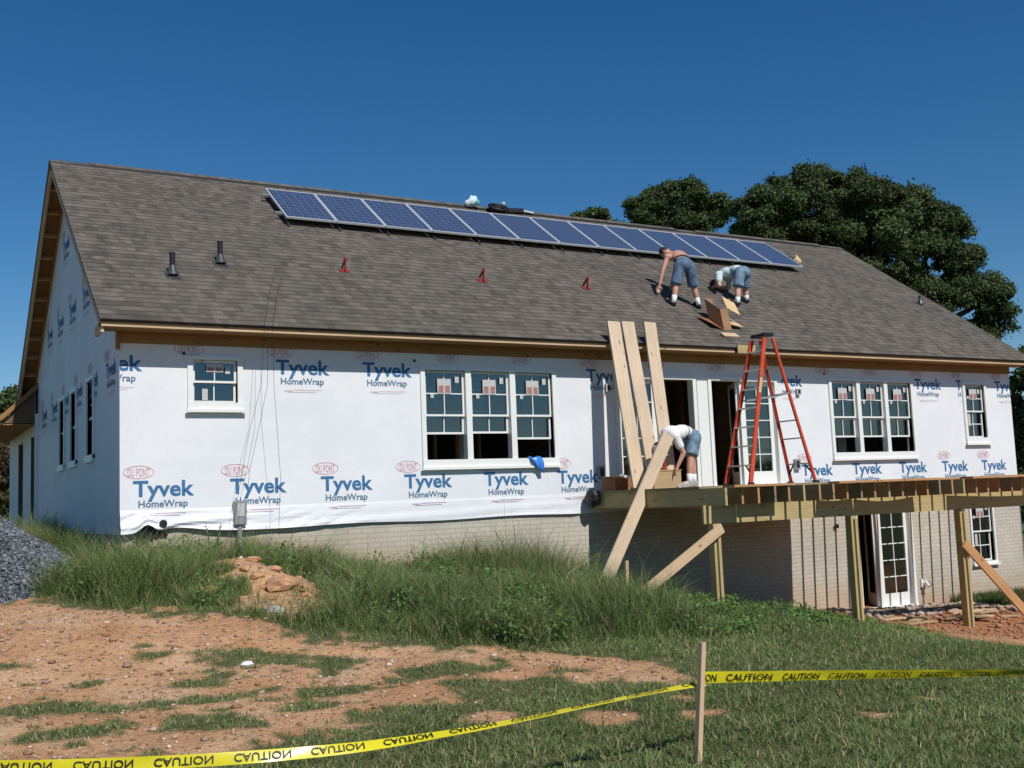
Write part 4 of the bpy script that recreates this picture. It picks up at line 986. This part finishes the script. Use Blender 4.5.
# ------------------------------------------------------------------ caution tape and stake
sx, sy = 1.56, -10.02; sz = gz(sx, sy)
sp = at(715, 684, 6.82)
stake = MB().bar((sx-.0, sy, sz-.15), (sx+.112, sy+.01, sz+.715), .042, .034, (1, 0, 0)).build('wooden_stake', M['pine'], bev=.003)
tag(stake, 'wooden stake in the grass holding up the yellow tape', 'stake')
CT = text_mesh('CAUTION', .012)
def tape(pts, wd, tilt, label, flip, s_off, period, tw=.285):
    """ribbon through pts; tilt: list of angles from vertical; lettering printed along it"""
    P = [V(p) for p in pts]; seg = [0]
    for a, b in zip(P, P[1:]): seg.append(seg[-1]+(b-a).length)
    def fr(s):
        s = max(0, min(seg[-1]-1e-6, s)); i = max(k for k in range(len(seg)) if seg[k] <= s); i = min(i, len(P)-2); t = (s-seg[i])/(seg[i+1]-seg[i])
        tm = lambda k: (P[min(k+1, len(P)-1)]-P[max(k-1, 0)]).normalized()
        # catmull-rom
        p0, p1, p2, p3 = P[max(i-1, 0)], P[i], P[i+1], P[min(i+2, len(P)-1)]
        c = .5*((2*p1)+(p2-p0)*t+(2*p0-5*p1+4*p2-p3)*t*t+(3*p1-p0-3*p2+p3)*t**3)
        d = tm(i).lerp(tm(i+1), t).normalized(); an = tilt[i]*(1-t)+tilt[i+1]*t
        sidev = d.cross(V((0, 0, 1))).normalized(); upv = sidev.cross(d)
        return c, upv*math.cos(an)+sidev*math.sin(an), (sidev*math.cos(an)-upv*math.sin(an))
    mb = MB(); n = int(seg[-1]/.04)
    for k in range(n):
        q = []
        for s in (seg[-1]*k/n, seg[-1]*(k+1)/n):
            c, u, nn = fr(s); q.append((c-u*wd/2, c+u*wd/2, c+nn*.004*math.sin(s*9)))
        a, b = q; mb.face([a[0], b[0], b[2], a[2]]); mb.face([a[2], b[2], b[1], a[1]])
    o = mb.build('caution_tape', M['yellow'], smooth=True); tag(o, label, 'tape')
    s = s_off; k = 0
    while s < seg[-1]:
        vs = []; ok = []
        for x, y, _ in CT[0]:
            u = x*tw/CT[2]; hh = (y/.72-.5)*wd*.62
            c, up_, nn = fr(s + u); 
            vs.append(tuple(c + up_*hh*(1 if not flip else -1) + nn*.007)); ok.append(s+u > -.0)
        me = bpy.data.meshes.new('lettering'); me.from_pydata(vs, [], [f for f in CT[1] if all(ok[i] for i in f)]); me.materials.append(M['ink'])
        l_ = bpy.data.objects.new('lettering', me); COL.objects.link(l_); attach(l_, o); s += period; k += 1
    return o
ptsR = [at(702, 677.5, 6.80), at(780, 676, 7.2), at(870, 674.5, 7.7), at(960, 673.3, 8.2), at(1024, 672.5, 8.6), at(1120, 671, 9.3)]
tape(ptsR, .072, [.1, .3, .5, .65, .75, .7], 'yellow caution tape stretched from the stake to the right', False, -.20, .47, .375)
ptsL = [at(704, 683, 6.80), at(655, 692, 6.62), at(600, 703, 6.45), at(520, 720, 6.2), at(440, 734.5, 5.98), at(350, 748, 5.8), at(230, 758.5, 5.6), at(110, 764.5, 5.45), at(0, 767, 5.35), at(-120, 766, 5.2)]
tape(ptsL[::-1], .064, [-.1, -.1, -.1, -.3, -.75, -1.2, -1.42, -1.5, -1.48, -1.2], 'yellow caution tape sagging from the stake to the lower left', True, .1, .385)
for q in (ptsR[-1], ptsL[-1]):
    o = MB().bar((q.x, q.y+.03, gz(q.x, q.y)-.2), (q.x, q.y+.03, q.z+.15), .042, .034, (1, 0, 0)).build('wooden_stake', M['pine'])
    tag(o, 'wooden stake at the far right end of the yellow tape' if q is ptsR[-1] else 'wooden stake at the left end of the sagging yellow tape', 'stake')
a, b = at(-30, 516.5, 30), at(17, 519.5, 29); o = MB().bar(a, b, .01, .08).build('caution_tape', M['yellow']); tag(o, 'distant yellow tape behind the gravel pile at the left edge', 'tape')

# ------------------------------------------------------------------ scatter: blades, stones, leaves
def blades(name, base, h, wd, lean, col, tipcol=None, bend=.5):
    n = len(base); th = rng.uniform(0, 2*np.pi, n); dx = np.cos(th); dy = np.sin(th)
    la = rng.uniform(0, 2*np.pi, n); lx_ = np.cos(la)*lean*h; ly_ = np.sin(la)*lean*h
    z0 = base[:, 2]; V_ = np.zeros((n, 5, 3))
    for k, (t, wf, lf) in enumerate(((0, 1, 0), (0, -1, 0), (.55, .75, .30), (.55, -.75, .30), (1, 0, 1))):
        V_[:, k, 0] = base[:, 0] + dx*wd*wf + lx_*lf; V_[:, k, 1] = base[:, 1] + dy*wd*wf + ly_*lf
        V_[:, k, 2] = z0 + h*t*(1-.35*lean*lean*lf)
    C_ = np.ones((n, 5, 4)); C_[:, :, :3] = col[:, None, :]
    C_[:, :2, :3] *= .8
    if tipcol is not None: C_[:, 4, :3] = tipcol
    me = bpy.data.meshes.new(name); me.vertices.add(n*5); me.vertices.foreach_set('co', V_.ravel())
    i = np.arange(n)*5; lo = np.stack([i, i+1, i+3, i+2, i+2, i+3, i+4], -1).ravel()
    me.loops.add(n*7); me.loops.foreach_set('vertex_index', lo); me.polygons.add(n*2)
    me.polygons.foreach_set('loop_start', np.stack([np.arange(n)*7, np.arange(n)*7+4], -1).ravel()); me.update(calc_edges=True)
    me.attributes.new('col', 'FLOAT_COLOR', 'POINT').data.foreach_set('color', C_.ravel().astype(np.float32))
    me.materials.append(M['blade']); o = bpy.data.objects.new(name, me); COL.objects.link(o); return o
def gcol(n, a, b, dry=(.22, .18, .08), pd=.12):
    t = rng.uniform(0, 1, (n, 1)); c = np.array(a)*(1-t)+np.array(b)*t
    m = rng.uniform(0, 1, n) < pd; c[m] = np.array(dry)*rng.uniform(.7, 1.2, (m.sum(), 1)); return c
def lushness(x, y):                        # 1 where the grass is left to grow tall
    e = np.interp(x, EDGE[:, 0], EDGE[:, 1])
    e = np.where(x > 3.2, np.interp(x, [3.2, 4.6, 6, 7.5, 9, 10.5], [-5.9, -6.0, -5.8, -5.5, -5.2, -4.6]), e)
    return smooth(.05, .7, y-e+.5*(fbm(x, y, .8, 44)-.5))
# turf: clumped short blades
def turf():
    n = 640000
    x = rng.uniform(-4.2, 13, n); y = rng.uniform(-12.5, -1.0, n)
    # thin out with distance and outside the view cone
    d = np.hypot(x-CAM[0], y-CAM[1]); a = np.arctan2(x-CAM[0], y-CAM[1])
    keep = (a > YAW-.56) & (a < YAW+.56) & (d > 5.5) & (rng.uniform(0, 1, n) < np.clip(9.5/d, .3, 1))
    x, y = x[keep], y[keep]
    b = bare(x, y); cl = fbm(x, y, .13, 60); k = (rng.uniform(0, 1, len(x)) > b*(.955+.05*(fbm(x, y, .12, 98) < .62))) & (rng.uniform(0, 1, len(x)) < .25+1.1*cl)
    k &= ~((y > -.1) & (x > -.1)); x, y, cl = x[k], y[k], cl[k]; n = len(x)
    big = fbm(x, y, 1.1, 71)
    h = rng.uniform(.025, .075, n)*(.6+1.0*cl)*(1+1.0*(rng.uniform(0, 1, n) < .04))*(1+.5*lushness(x, y))
    e_ = np.interp(x, EDGE[:, 0], EDGE[:, 1]); k_ = np.interp(x, NEAR[:, 0], NEAR[:, 1]); h = np.where((y < e_+.1) & (y > k_-.5) & (x < 4), h*.62, h)
    c = gcol(n, (.105, .165, .048), (.215, .29, .09), (.44, .37, .20), .2) * (.75+.6*big[:, None])
    o = blades('turf_grass', np.stack([x, y, g(x, y)-.006], -1), h, rng.uniform(.0028, .005, n), rng.uniform(.3, 1.4, n), c); o['kind'] = 'stuff'
turf()
def tall():
    n = 420000
    x = rng.uniform(-2.6, 12.4, n); y = rng.uniform(-7.0, -.05, n); m = rng.uniform(0, 1, n) < .06; x[m] = rng.uniform(-1.3, -.08, m.sum()); y[m] = rng.uniform(-.1, 5.5, m.sum()); l = lushness(x, y); b = bare(x, y)
    pile = np.hypot((x+2.60)/1.15, y-.15) < 1.85
    cl = fbm(x, y, .35, 80)
    k = (rng.uniform(0, 1, n) < l*(.12+1.05*cl)) & (rng.uniform(0, 1, n) > b*1.02) & ~pile & ~((x > 12.0) & (y > -4))
    x, y, l, cl = x[k], y[k], l[k], cl[k]; n = len(x)
    top = np.interp(x, [-2.6, -.5, .6, 2.0, 3.2, 4.2, 5.0, 6.1, 6.9, 8.0, 10, 11.5], [.62, .74, .76, .60, .52, .58, .74, .78, .30, .32, .18, .10])
    clump = smooth(.35, .75, fbm(x, y, .9, 91))
    h = top*(.25+.75*l)*(.35+.65*rng.uniform(0, 1, n))*(.55+.75*clump)
    h *= np.where(np.hypot((x-5.6)/1.3, (y+1.5)/1.2) < 1, 1.15, 1)
    low = smooth(5.2, 5.8, x)*(1-smooth(-2.4, -1.8, y)); h = h*(1-.66*low); stalk = rng.uniform(0, 1, n) < .03; h = np.where(stalk, h*1.45, h)
    mound = np.hypot(x-1.3, (y+2.6)/1.3) < 1.05; h = np.where(mound, h*.42, h)
    big = fbm(x, y, 1.3, 123)[:, None]; c = gcol(n, (.105, .175, .05), (.22, .30, .095), (.42, .36, .20), .14)*(.6+.7*cl[:, None])*(.65+.7*big)
    wide = rng.uniform(0, 1, n) < .10
    tip = c*1.15
    seed = rng.uniform(0, 1, n) < .30; tip[seed] = np.array((.30, .24, .15))
    o = blades('tall_grass', np.stack([x, y, g(x, y)-.01], -1), h, np.where(wide, rng.uniform(.005, .010, n), rng.uniform(.0016, .0040, n)), rng.uniform(.25, 1.25, n), c, tip); o['kind'] = 'stuff'
tall()
def broadleaf():
    r_ = np.random.default_rng(51); m = 1500; x = r_.uniform(-2.2, 11, m); y = r_.uniform(-6.4, -.1, m)
    k = (lushness(x, y) > .3) & (bare(x, y) < .5) & (fbm(x, y, .7, 140) > .46) & (np.hypot((x+2.6)/1.15, y+.05) > 2); x, y = x[k], y[k]; m = len(x)
    per = 46; hh = r_.uniform(.18, .46, m)*np.where(x > 5.4, .55, 1)*np.where(x > 8.6, .5, 1); sp_ = r_.uniform(.05, .14, m); ton = r_.uniform(.7, 1.25, m); i = np.repeat(np.arange(m), per); n = len(i)
    p = np.stack([x[i]+r_.normal(size=n)*sp_[i], y[i]+r_.normal(size=n)*sp_[i], np.zeros(n)], -1); p[:, 2] = g(p[:, 0], p[:, 1])+hh[i]*r_.uniform(.25, 1, n)
    nr = r_.normal(size=(n, 3))*.6+np.array((0, -.2, .8)); nr /= np.linalg.norm(nr, axis=1)[:, None]; a = np.cross(nr, r_.normal(size=(n, 3))); a /= np.linalg.norm(a, axis=1)[:, None]; b = np.cross(nr, a); s = r_.uniform(.012, .034, (n, 1))
    V_ = np.stack([p-a*s, p+b*s*.6, p+a*s, p-b*s*.6], 1); me = bpy.data.meshes.new('broadleaf_weeds'); me.vertices.add(n*4); me.vertices.foreach_set('co', V_.ravel())
    me.loops.add(n*4); me.loops.foreach_set('vertex_index', np.arange(n*4)); me.polygons.add(n); me.polygons.foreach_set('loop_start', np.arange(n)*4); me.update(calc_edges=True)
    t = r_.uniform(0, 1, (n, 1)); c = (np.array((.07, .14, .03))*(1-t)+np.array((.16, .26, .07))*t)*ton[i][:, None]; C4 = np.ones((n*4, 4)); C4[:, :3] = np.repeat(c, 4, 0)
    me.attributes.new('col', 'FLOAT_COLOR', 'POINT').data.foreach_set('color', C4.ravel().astype(np.float32)); me.materials.append(M['leaf'])
    o = bpy.data.objects.new('broadleaf_weeds', me); COL.objects.link(o); o['kind'] = 'stuff'
broadleaf()
def lawn():
    n = 60000; x = rng.uniform(14.2, 24, n); y = rng.uniform(-3.5, -.05, n); b = bare(x, y); k = rng.uniform(0, 1, n) > b*1.05; x, y = x[k], y[k]; n = len(x)
    o = blades('lawn_grass', np.stack([x, y, g(x, y)-.01], -1), rng.uniform(.06, .26, n), rng.uniform(.006, .011, n), rng.uniform(.2, .8, n), gcol(n, (.05, .09, .02), (.10, .15, .04))); o['kind'] = 'stuff'
lawn()
def stones(name, pos, size, cols, squash=.65):
    n = len(pos); base = np.array([(1,0,0),(-1,0,0),(0,1,0),(0,-1,0),(0,0,1),(0,0,-1),(.62,.62,.45),(-.62,.62,.45),(-.62,-.62,.45),(.62,-.62,.45)], float)
    F = [(4,6,7),(4,7,8),(4,8,9),(4,9,6),(6,0,2),(6,2,7),(7,2,1),(7,1,8),(8,1,3),(8,3,9),(9,3,0),(9,0,6),(0,5,2),(2,5,1),(1,5,3),(3,5,0),(0,6,2),(0,3,9)][:16]
    F = np.array(F); th = rng.uniform(0, 6.28, n); v = base[None]*(rng.uniform(.65, 1.25, (n, 10, 1)))*size[:, None, None]; v[:, :, 2] *= squash
    c, s = np.cos(th)[:, None], np.sin(th)[:, None]; x = v[:, :, 0]*c-v[:, :, 1]*s; y = v[:, :, 0]*s+v[:, :, 1]*c
    v = np.stack([x, y, v[:, :, 2]], -1)+pos[:, None, :]
    me = bpy.data.meshes.new(name); me.vertices.add(n*10); me.vertices.foreach_set('co', v.ravel())
    lo = (F[None]+np.arange(n)[:, None, None]*10).ravel(); me.loops.add(len(lo)); me.loops.foreach_set('vertex_index', lo); me.polygons.add(len(lo)//3)
    me.polygons.foreach_set('loop_start', np.arange(len(lo)//3)*3); me.update(calc_edges=True)
    C_ = np.ones((n, 10, 4)); C_[:, :, :3] = cols[:, None, :]; me.attributes.new('col', 'FLOAT_COLOR', 'POINT').data.foreach_set('color', C_.ravel().astype(np.float32))
    me.materials.append(M['stone']); o = bpy.data.objects.new(name, me); COL.objects.link(o); return o
n = 30000; x = rng.uniform(-3.5, 4.5, n); y = rng.uniform(-8.6, -1.0, n); k = bare(x, y) > .6; x, y = x[k], y[k]; n = len(x)
sz_ = np.minimum(.045, rng.lognormal(-5.0, .6, n)); t = rng.uniform(0, 1, (n, 1)); cc = np.array((.30, .16, .085))*(1-t)+np.array((.62, .50, .40))*t**2
o = stones('pebbles', np.stack([x, y, g(x, y)+sz_*.2], -1), sz_, cc); o['kind'] = 'stuff'
# gravel heap at the left
def heap_z(x, y): return np.maximum(0, 1.52*(1-np.hypot((x+2.60)/2.25, (y-.15)/1.95)) )
n = 60000; r_ = np.sqrt(rng.uniform(0, 1, n))*1.0; th = rng.uniform(0, 6.283, n); x = -2.60+2.3*r_*np.cos(th); y = .15+2.0*r_*np.sin(th)
sz_ = np.clip(rng.lognormal(-4.25, .4, n), .006, .05); t = rng.uniform(0, 1, (n, 1)); cc = np.array((.065, .073, .088))*(1-t)+np.array((.27, .285, .31))*t**1.5
o = stones('gravel_pile', np.stack([x, y, g(x, y)+heap_z(x, y)], -1), sz_, cc, .8); o['kind'] = 'stuff'; tag(o, 'heap of blue grey gravel at the left edge by the house corner', 'gravel')
mb = MB(); ring = [[( -2.60+2.25*q*math.cos(t_), .15+1.95*q*math.sin(t_)) for t_ in np.linspace(0, 6.283, 33)[:-1]] for q in np.linspace(0.02, 1.0, 9)]
hz = [[(a, b, gz(a, b)+float(heap_z(a, b))-.02) for a, b in rr] for rr in ring]
for r0, r1 in zip(hz, hz[1:]):
    for i in range(32): mb.face([r0[i], r0[(i+1) % 32], r1[(i+1) % 32], r1[i]])
mb.face(hz[0]); core = mb.build('heap_core', mat('gravel_core', (.08, .09, .11), .95, .5, 60), o, smooth=True)
# clay clods on the spoil mound
def rock(p, r, label, m='clay', name='clay_clod', group='clods on the dirt mound', cat='clod', sq=.6):
    bm = bmesh.new(); bmesh.ops.create_icosphere(bm, subdivisions=2, radius=1)
    sd_ = random.random()*50; rot = random.random()*6
    for v in bm.verts:
        q = .75+.5*vnoise(np.array([v.co.x*1.6+sd_+v.co.z]), np.array([v.co.y*1.6+v.co.z*1.3]), .8, 5)[0]; v.co = Vector((v.co.x*q*r*1.3, v.co.y*q*r, v.co.z*q*r*sq))
    bmesh.ops.rotate(bm, verts=bm.verts, matrix=Matrix.Rotation(rot, 3, 'Z'))
    me = bpy.data.meshes.new(name); bm.to_mesh(me); bm.free(); me.materials.append(M[m]); o = bpy.data.objects.new(name, me); COL.objects.link(o); o.location = p
    return tag(o, label, cat, group)
for k in range(26):
    x = 1.35+random.gauss(0, .42); y = -2.5+random.gauss(0, .6); r = random.uniform(.03, .10); rock((x, y, gz(x, y)+r*.1), r*.8, 'lump of reddish clay on the dirt mound')
rock((1.42, -2.45, gz(1.42, -2.45)+.02), .17, 'largest lump of red clay, broken open in the middle of the dirt mound', group=None)
rock((1.02, -3.45, gz(1.02, -3.45)+.01), .11, 'pale grey rock at the foot of the dirt mound', 'rubble', 'rock', None, 'rock')
p = V((.16, -5.37, gz(.16, -5.37)+.02)); mb = MB(); mb.ell(p, V((.06, .02, 0)), V((-.02, .045, 0)), V((0, 0, .03)), 8); tag(mb.build('litter', M['white_cloth']), 'scrap of white litter lying on the bare red soil', 'litter')
# debris below the deck
for k in range(22):
    x = random.uniform(12.3, 16.0); y = random.uniform(-2.7, -.4); a = random.uniform(-.5, .6); ln = random.uniform(.35, 1.1)
    z = gz(x, y)+.03+random.uniform(0, .04); d = V((math.cos(a), math.sin(a), random.uniform(-.05, .05)))*ln/2
    o = MB().bar(V((x, y, z))-d, V((x, y, z))+d, random.uniform(.06, .16), .025).build('scrap_board', M[random.choice(['treated_grey', 'plywood', 'pine', 'stud'])]); tag(o, 'weathered scrap board lying on the red soil below the deck', 'scrap', 'scrap boards below the deck')
n = 900; x = rng.uniform(12.4, 17.3, n); y = -.35-np.abs(rng.normal(0, .55, n)); k = bare(x, y) > .5; x, y = x[k], y[k]; n = len(x); sz_ = rng.uniform(.02, .085, n); t = rng.uniform(0, 1, (n, 1))
o = stones('rubble', np.stack([x, y, g(x, y)+sz_*.3], -1), sz_, np.array((.30, .20, .14))*(1-t)+np.array((.46, .42, .38))*t); o['kind'] = 'stuff'
n = 3000; x = rng.uniform(10.5, 17.5, n); y = rng.uniform(-6, -.3, n); k = bare(x, y) > .5; x, y = x[k], y[k]; n = len(x); sz_ = np.minimum(.08, rng.lognormal(-3.9, .5, n)); t = rng.uniform(0, 1, (n, 1))
o = stones('clay_crumbs', np.stack([x, y, g(x, y)+sz_*.2], -1), sz_, np.array((.34, .14, .07))*(1-t)+np.array((.42, .24, .14))*t); o['kind'] = 'stuff'

# leafy weeds standing by the wall
def weed(x, y, h, nl, label):
    z = gz(x, y); w_ = thing('weed', label, 'weed', (x, y, z)); st_ = MB(); lf = MB()
    for s in range(4):
        a = s*1.7+random.random(); tp_ = V((x+.14*math.cos(a), y+.10*math.sin(a), z+h*random.uniform(.75, 1))); b0 = V((x, y, z-.05)); st_.tube([b0, b0.lerp(tp_, .5)+V((0, 0, .03)), tp_], [.008, .006, .003], 5)
        for k in range(nl):
            t_ = .35+.65*k/nl; p = b0.lerp(tp_, t_); an = k*2.4+s; d = V((math.cos(an), math.sin(an), .35)); sd_ = V((-d.y, d.x, 0)).normalized(); ln = .11*(1.25-.5*t_)
            lf.face([p, p+d*ln*.5+sd_*ln*.26, p+d*ln+V((0, 0, -.02)), p+d*ln*.5-sd_*ln*.26])
    st_.build('stem', M['weed'], w_); lf.build('leaves', M['weed'], w_)
M['weed'] = mat('weed_leaf', (.10, .20, .035), .6, .3, 20, bmp=0)
weed(1.1, -.55, .62, 7, 'bright green leafy weed at the torn hem of the wrap near the left corner'); weed(7.2, -.5, .78, 8, 'bright green leafy weed against the brick wall left of the deck'); weed(4.15, -.5, .62, 5, 'thin weed standing above the grass below the triple window')

# ------------------------------------------------------------------ trees
def foliage(lobes, n, size, cols, seed=1, clump=.66):
    r_ = np.random.default_rng(seed); tot_ = sum(l[1]*l[2]+l[2]*l[3]+l[1]*l[3] for l in lobes); V_ = []; C_ = []
    for (c, rx, ry, rz) in lobes:
        area = rx*ry+ry*rz+rx*rz; k = int(n*area/tot_); cr = clump*min(1, .35+.16*(rx+ry+rz)/3)
        nb = max(12, int(3.4*area/(cr*cr*3)*.80))
        d = r_.normal(size=(nb, 3)); d[:, 2] += .15; d /= np.linalg.norm(d, axis=1)[:, None]
        rad = r_.uniform(.55, 1.0, (nb, 1)); ext = np.maximum(np.array((rx, ry, rz))-cr*.7, .2); cc = np.array(c)+d*rad*ext
        size_b = r_.uniform(.55, 1.3, nb)*cr; tone = r_.uniform(.7, 1.3, nb); ids = r_.integers(0, nb, k)
        # leaves sit on the outside of each clump, tipped outward and upward
        e = r_.normal(size=(k, 3)); e[:, 2] = np.where(e[:, 2] < -.3, e[:, 2]*.4, e[:, 2])+.15; e /= np.linalg.norm(e, axis=1)[:, None]
        p = cc[ids]+e*(size_b[ids]*r_.uniform(.55, 1.08, k))[:, None]*np.array((1.1, 1.1, .85)) + r_.normal(size=(k, 3))*.075*cr/.62*(1+1.4*(r_.uniform(0, 1, (k, 1)) < .3))
        nrm = e*.8+np.array((0, 0, .5))+r_.normal(size=(k, 3))*.75; nrm /= np.linalg.norm(nrm, axis=1)[:, None]
        a = np.cross(nrm, r_.normal(size=(k, 3))); a /= np.linalg.norm(a, axis=1)[:, None]; b = np.cross(nrm, a)
        s = r_.uniform(.6, 1.3, (k, 1))*size
        q = np.stack([p-a*s, p+b*s*.55, p+a*s, p-b*s*.55], 1); V_.append(q)
        t = r_.uniform(0, 1, (k, 1)); col = (np.array(cols[0])*(1-t)+np.array(cols[1])*t)*tone[ids][:, None]; C_.append(np.repeat(col[:, None, :], 4, 1))
    V_ = np.concatenate(V_); C_ = np.concatenate(C_); n = len(V_); me = bpy.data.meshes.new('crown'); me.vertices.add(n*4); me.vertices.foreach_set('co', V_.ravel())
    me.loops.add(n*4); me.loops.foreach_set('vertex_index', np.arange(n*4)); me.polygons.add(n); me.polygons.foreach_set('loop_start', np.arange(n)*4); me.update(calc_edges=True)
    C4 = np.ones((n*4, 4)); C4[:, :3] = C_.reshape(-1, 3); me.attributes.new('col', 'FLOAT_COLOR', 'POINT').data.foreach_set('color', C4.ravel().astype(np.float32)); me.materials.append(M['leaf']); return me
GREEN = ((.042, .068, .022), (.095, .135, .045))
def tree(label, lob, depth, n, size, trunk_px, name='tree', cols=GREEN, seed=1, group=None, trunk_r=.4):
    k = depth/FPX; L3 = []
    for (px, py, rx, ry, dz) in lob: L3.append((at(px, py, depth+dz), rx*k, (rx+ry)/2*k, ry*k))
    base = at(trunk_px, 430, depth); base.z = -1.6 if depth > 20 else gz(base.x, base.y)
    t_ = thing(name, label, 'tree', base, group); me = foliage(L3, n, size, cols, seed); o = bpy.data.objects.new('crown', me); COL.objects.link(o); attach(o, t_)
    cen = sum((V(l[0]) for l in L3), V())/len(L3); mb = MB(); fork = base.lerp(V((base.x, base.y, cen.z)), .55)
    mb.tube([base-V((0, 0, .3)), base+V((0, 0, .6)), fork], [trunk_r*1.4, trunk_r, trunk_r*.8], 10)
    for l in L3: mb.tube([fork-V((0, 0, .3)), fork.lerp(V(l[0]), .55)+V((0, 0, .3)), V(l[0])], [trunk_r*.55, trunk_r*.32, trunk_r*.08], 7)
    mb.build('trunk', M['bark'], t_, smooth=True); return t_
tree('large dark green broadleaf tree rising behind the right half of the roof', [(800, 214, 52, 44, 0), (762, 222, 28, 34, -1), (775, 200, 28, 26, 0), (746, 208, 15, 17, 0), (744, 232, 16, 12, 1), (815, 188, 42, 24, 1), (850, 192, 36, 24, 0), (880, 206, 46, 28, -1), (915, 212, 36, 26, 0), (938, 234, 34, 32, 0), (955, 262, 30, 28, 0), (880, 250, 60, 44, -1), (988, 300, 30, 28, 0), (995, 322, 24, 20, 0), (930, 300, 50, 40, 0), (830, 245, 56, 36, 1), (970, 340, 34, 24, 0), (900, 335, 56, 44, 1)], 46, 380000, .072, 880, seed=3, trunk_r=.6)
tree('smaller dark green tree behind the ridge left of the large tree', [(692, 200, 32, 22, 0), (657, 202, 22, 16, 0), (716, 212, 16, 18, 0), (637, 210, 14, 12, 0), (688, 226, 36, 22, 0), (672, 190, 18, 10, 0), (655, 222, 26, 14, 0)], 52, 110000, .075, 690, seed=5)
tree('low distant treetop just showing over the ridge beside the smaller tree', [(600, 216, 22, 7, 0), (580, 220, 16, 7, 0), (610, 235, 34, 16, 0)], 60, 20000, .09, 602, seed=6)
tree('dark tree behind the house at the left edge', [(6, 430, 22, 46, 0), (-30, 425, 34, 55, 0), (22, 470, 16, 50, 0), (0, 495, 40, 40, 0)], 44, 60000, .09, 0, seed=8)
tree('brownish green bush below the dark tree at the left edge', [(4, 478, 16, 40, 0), (-14, 500, 20, 30, 0)], 36, 16000, .08, 2, 'bush', ((.05, .04, .02), (.10, .075, .03)), 9, None, .15)
tree('dark tree just beyond the right corner of the house', [(1040, 400, 30, 60, 0), (1035, 450, 24, 60, 0), (1060, 370, 30, 40, 0), (1024, 500, 20, 40, 0)], 40, 70000, .09, 1040, seed=10)
tree('low green tree at the right edge below the large tree', [(1030, 354, 14, 10, 0), (1052, 348, 24, 18, 0)], 62, 14000, .09, 1045, seed=12)
# far-off wood closing the horizon
r0 = np.random.default_rng(5); lobs = []
for k in range(190):
    a = -3.14+6.28*k/190; d = 120+r0.uniform(-15, 25); lobs.append(((CAM[0]+d*math.sin(a+YAW), CAM[1]+d*math.cos(a+YAW), 1.5+r0.uniform(-1, 1.5)), 5.5, 5.5, 4.5+r0.uniform(-1, 1.5)))
o = bpy.data.objects.new('distant_wood', foliage(lobs, 110000, .45, GREEN, 4, 2.0)); COL.objects.link(o); o['kind'] = 'stuff'
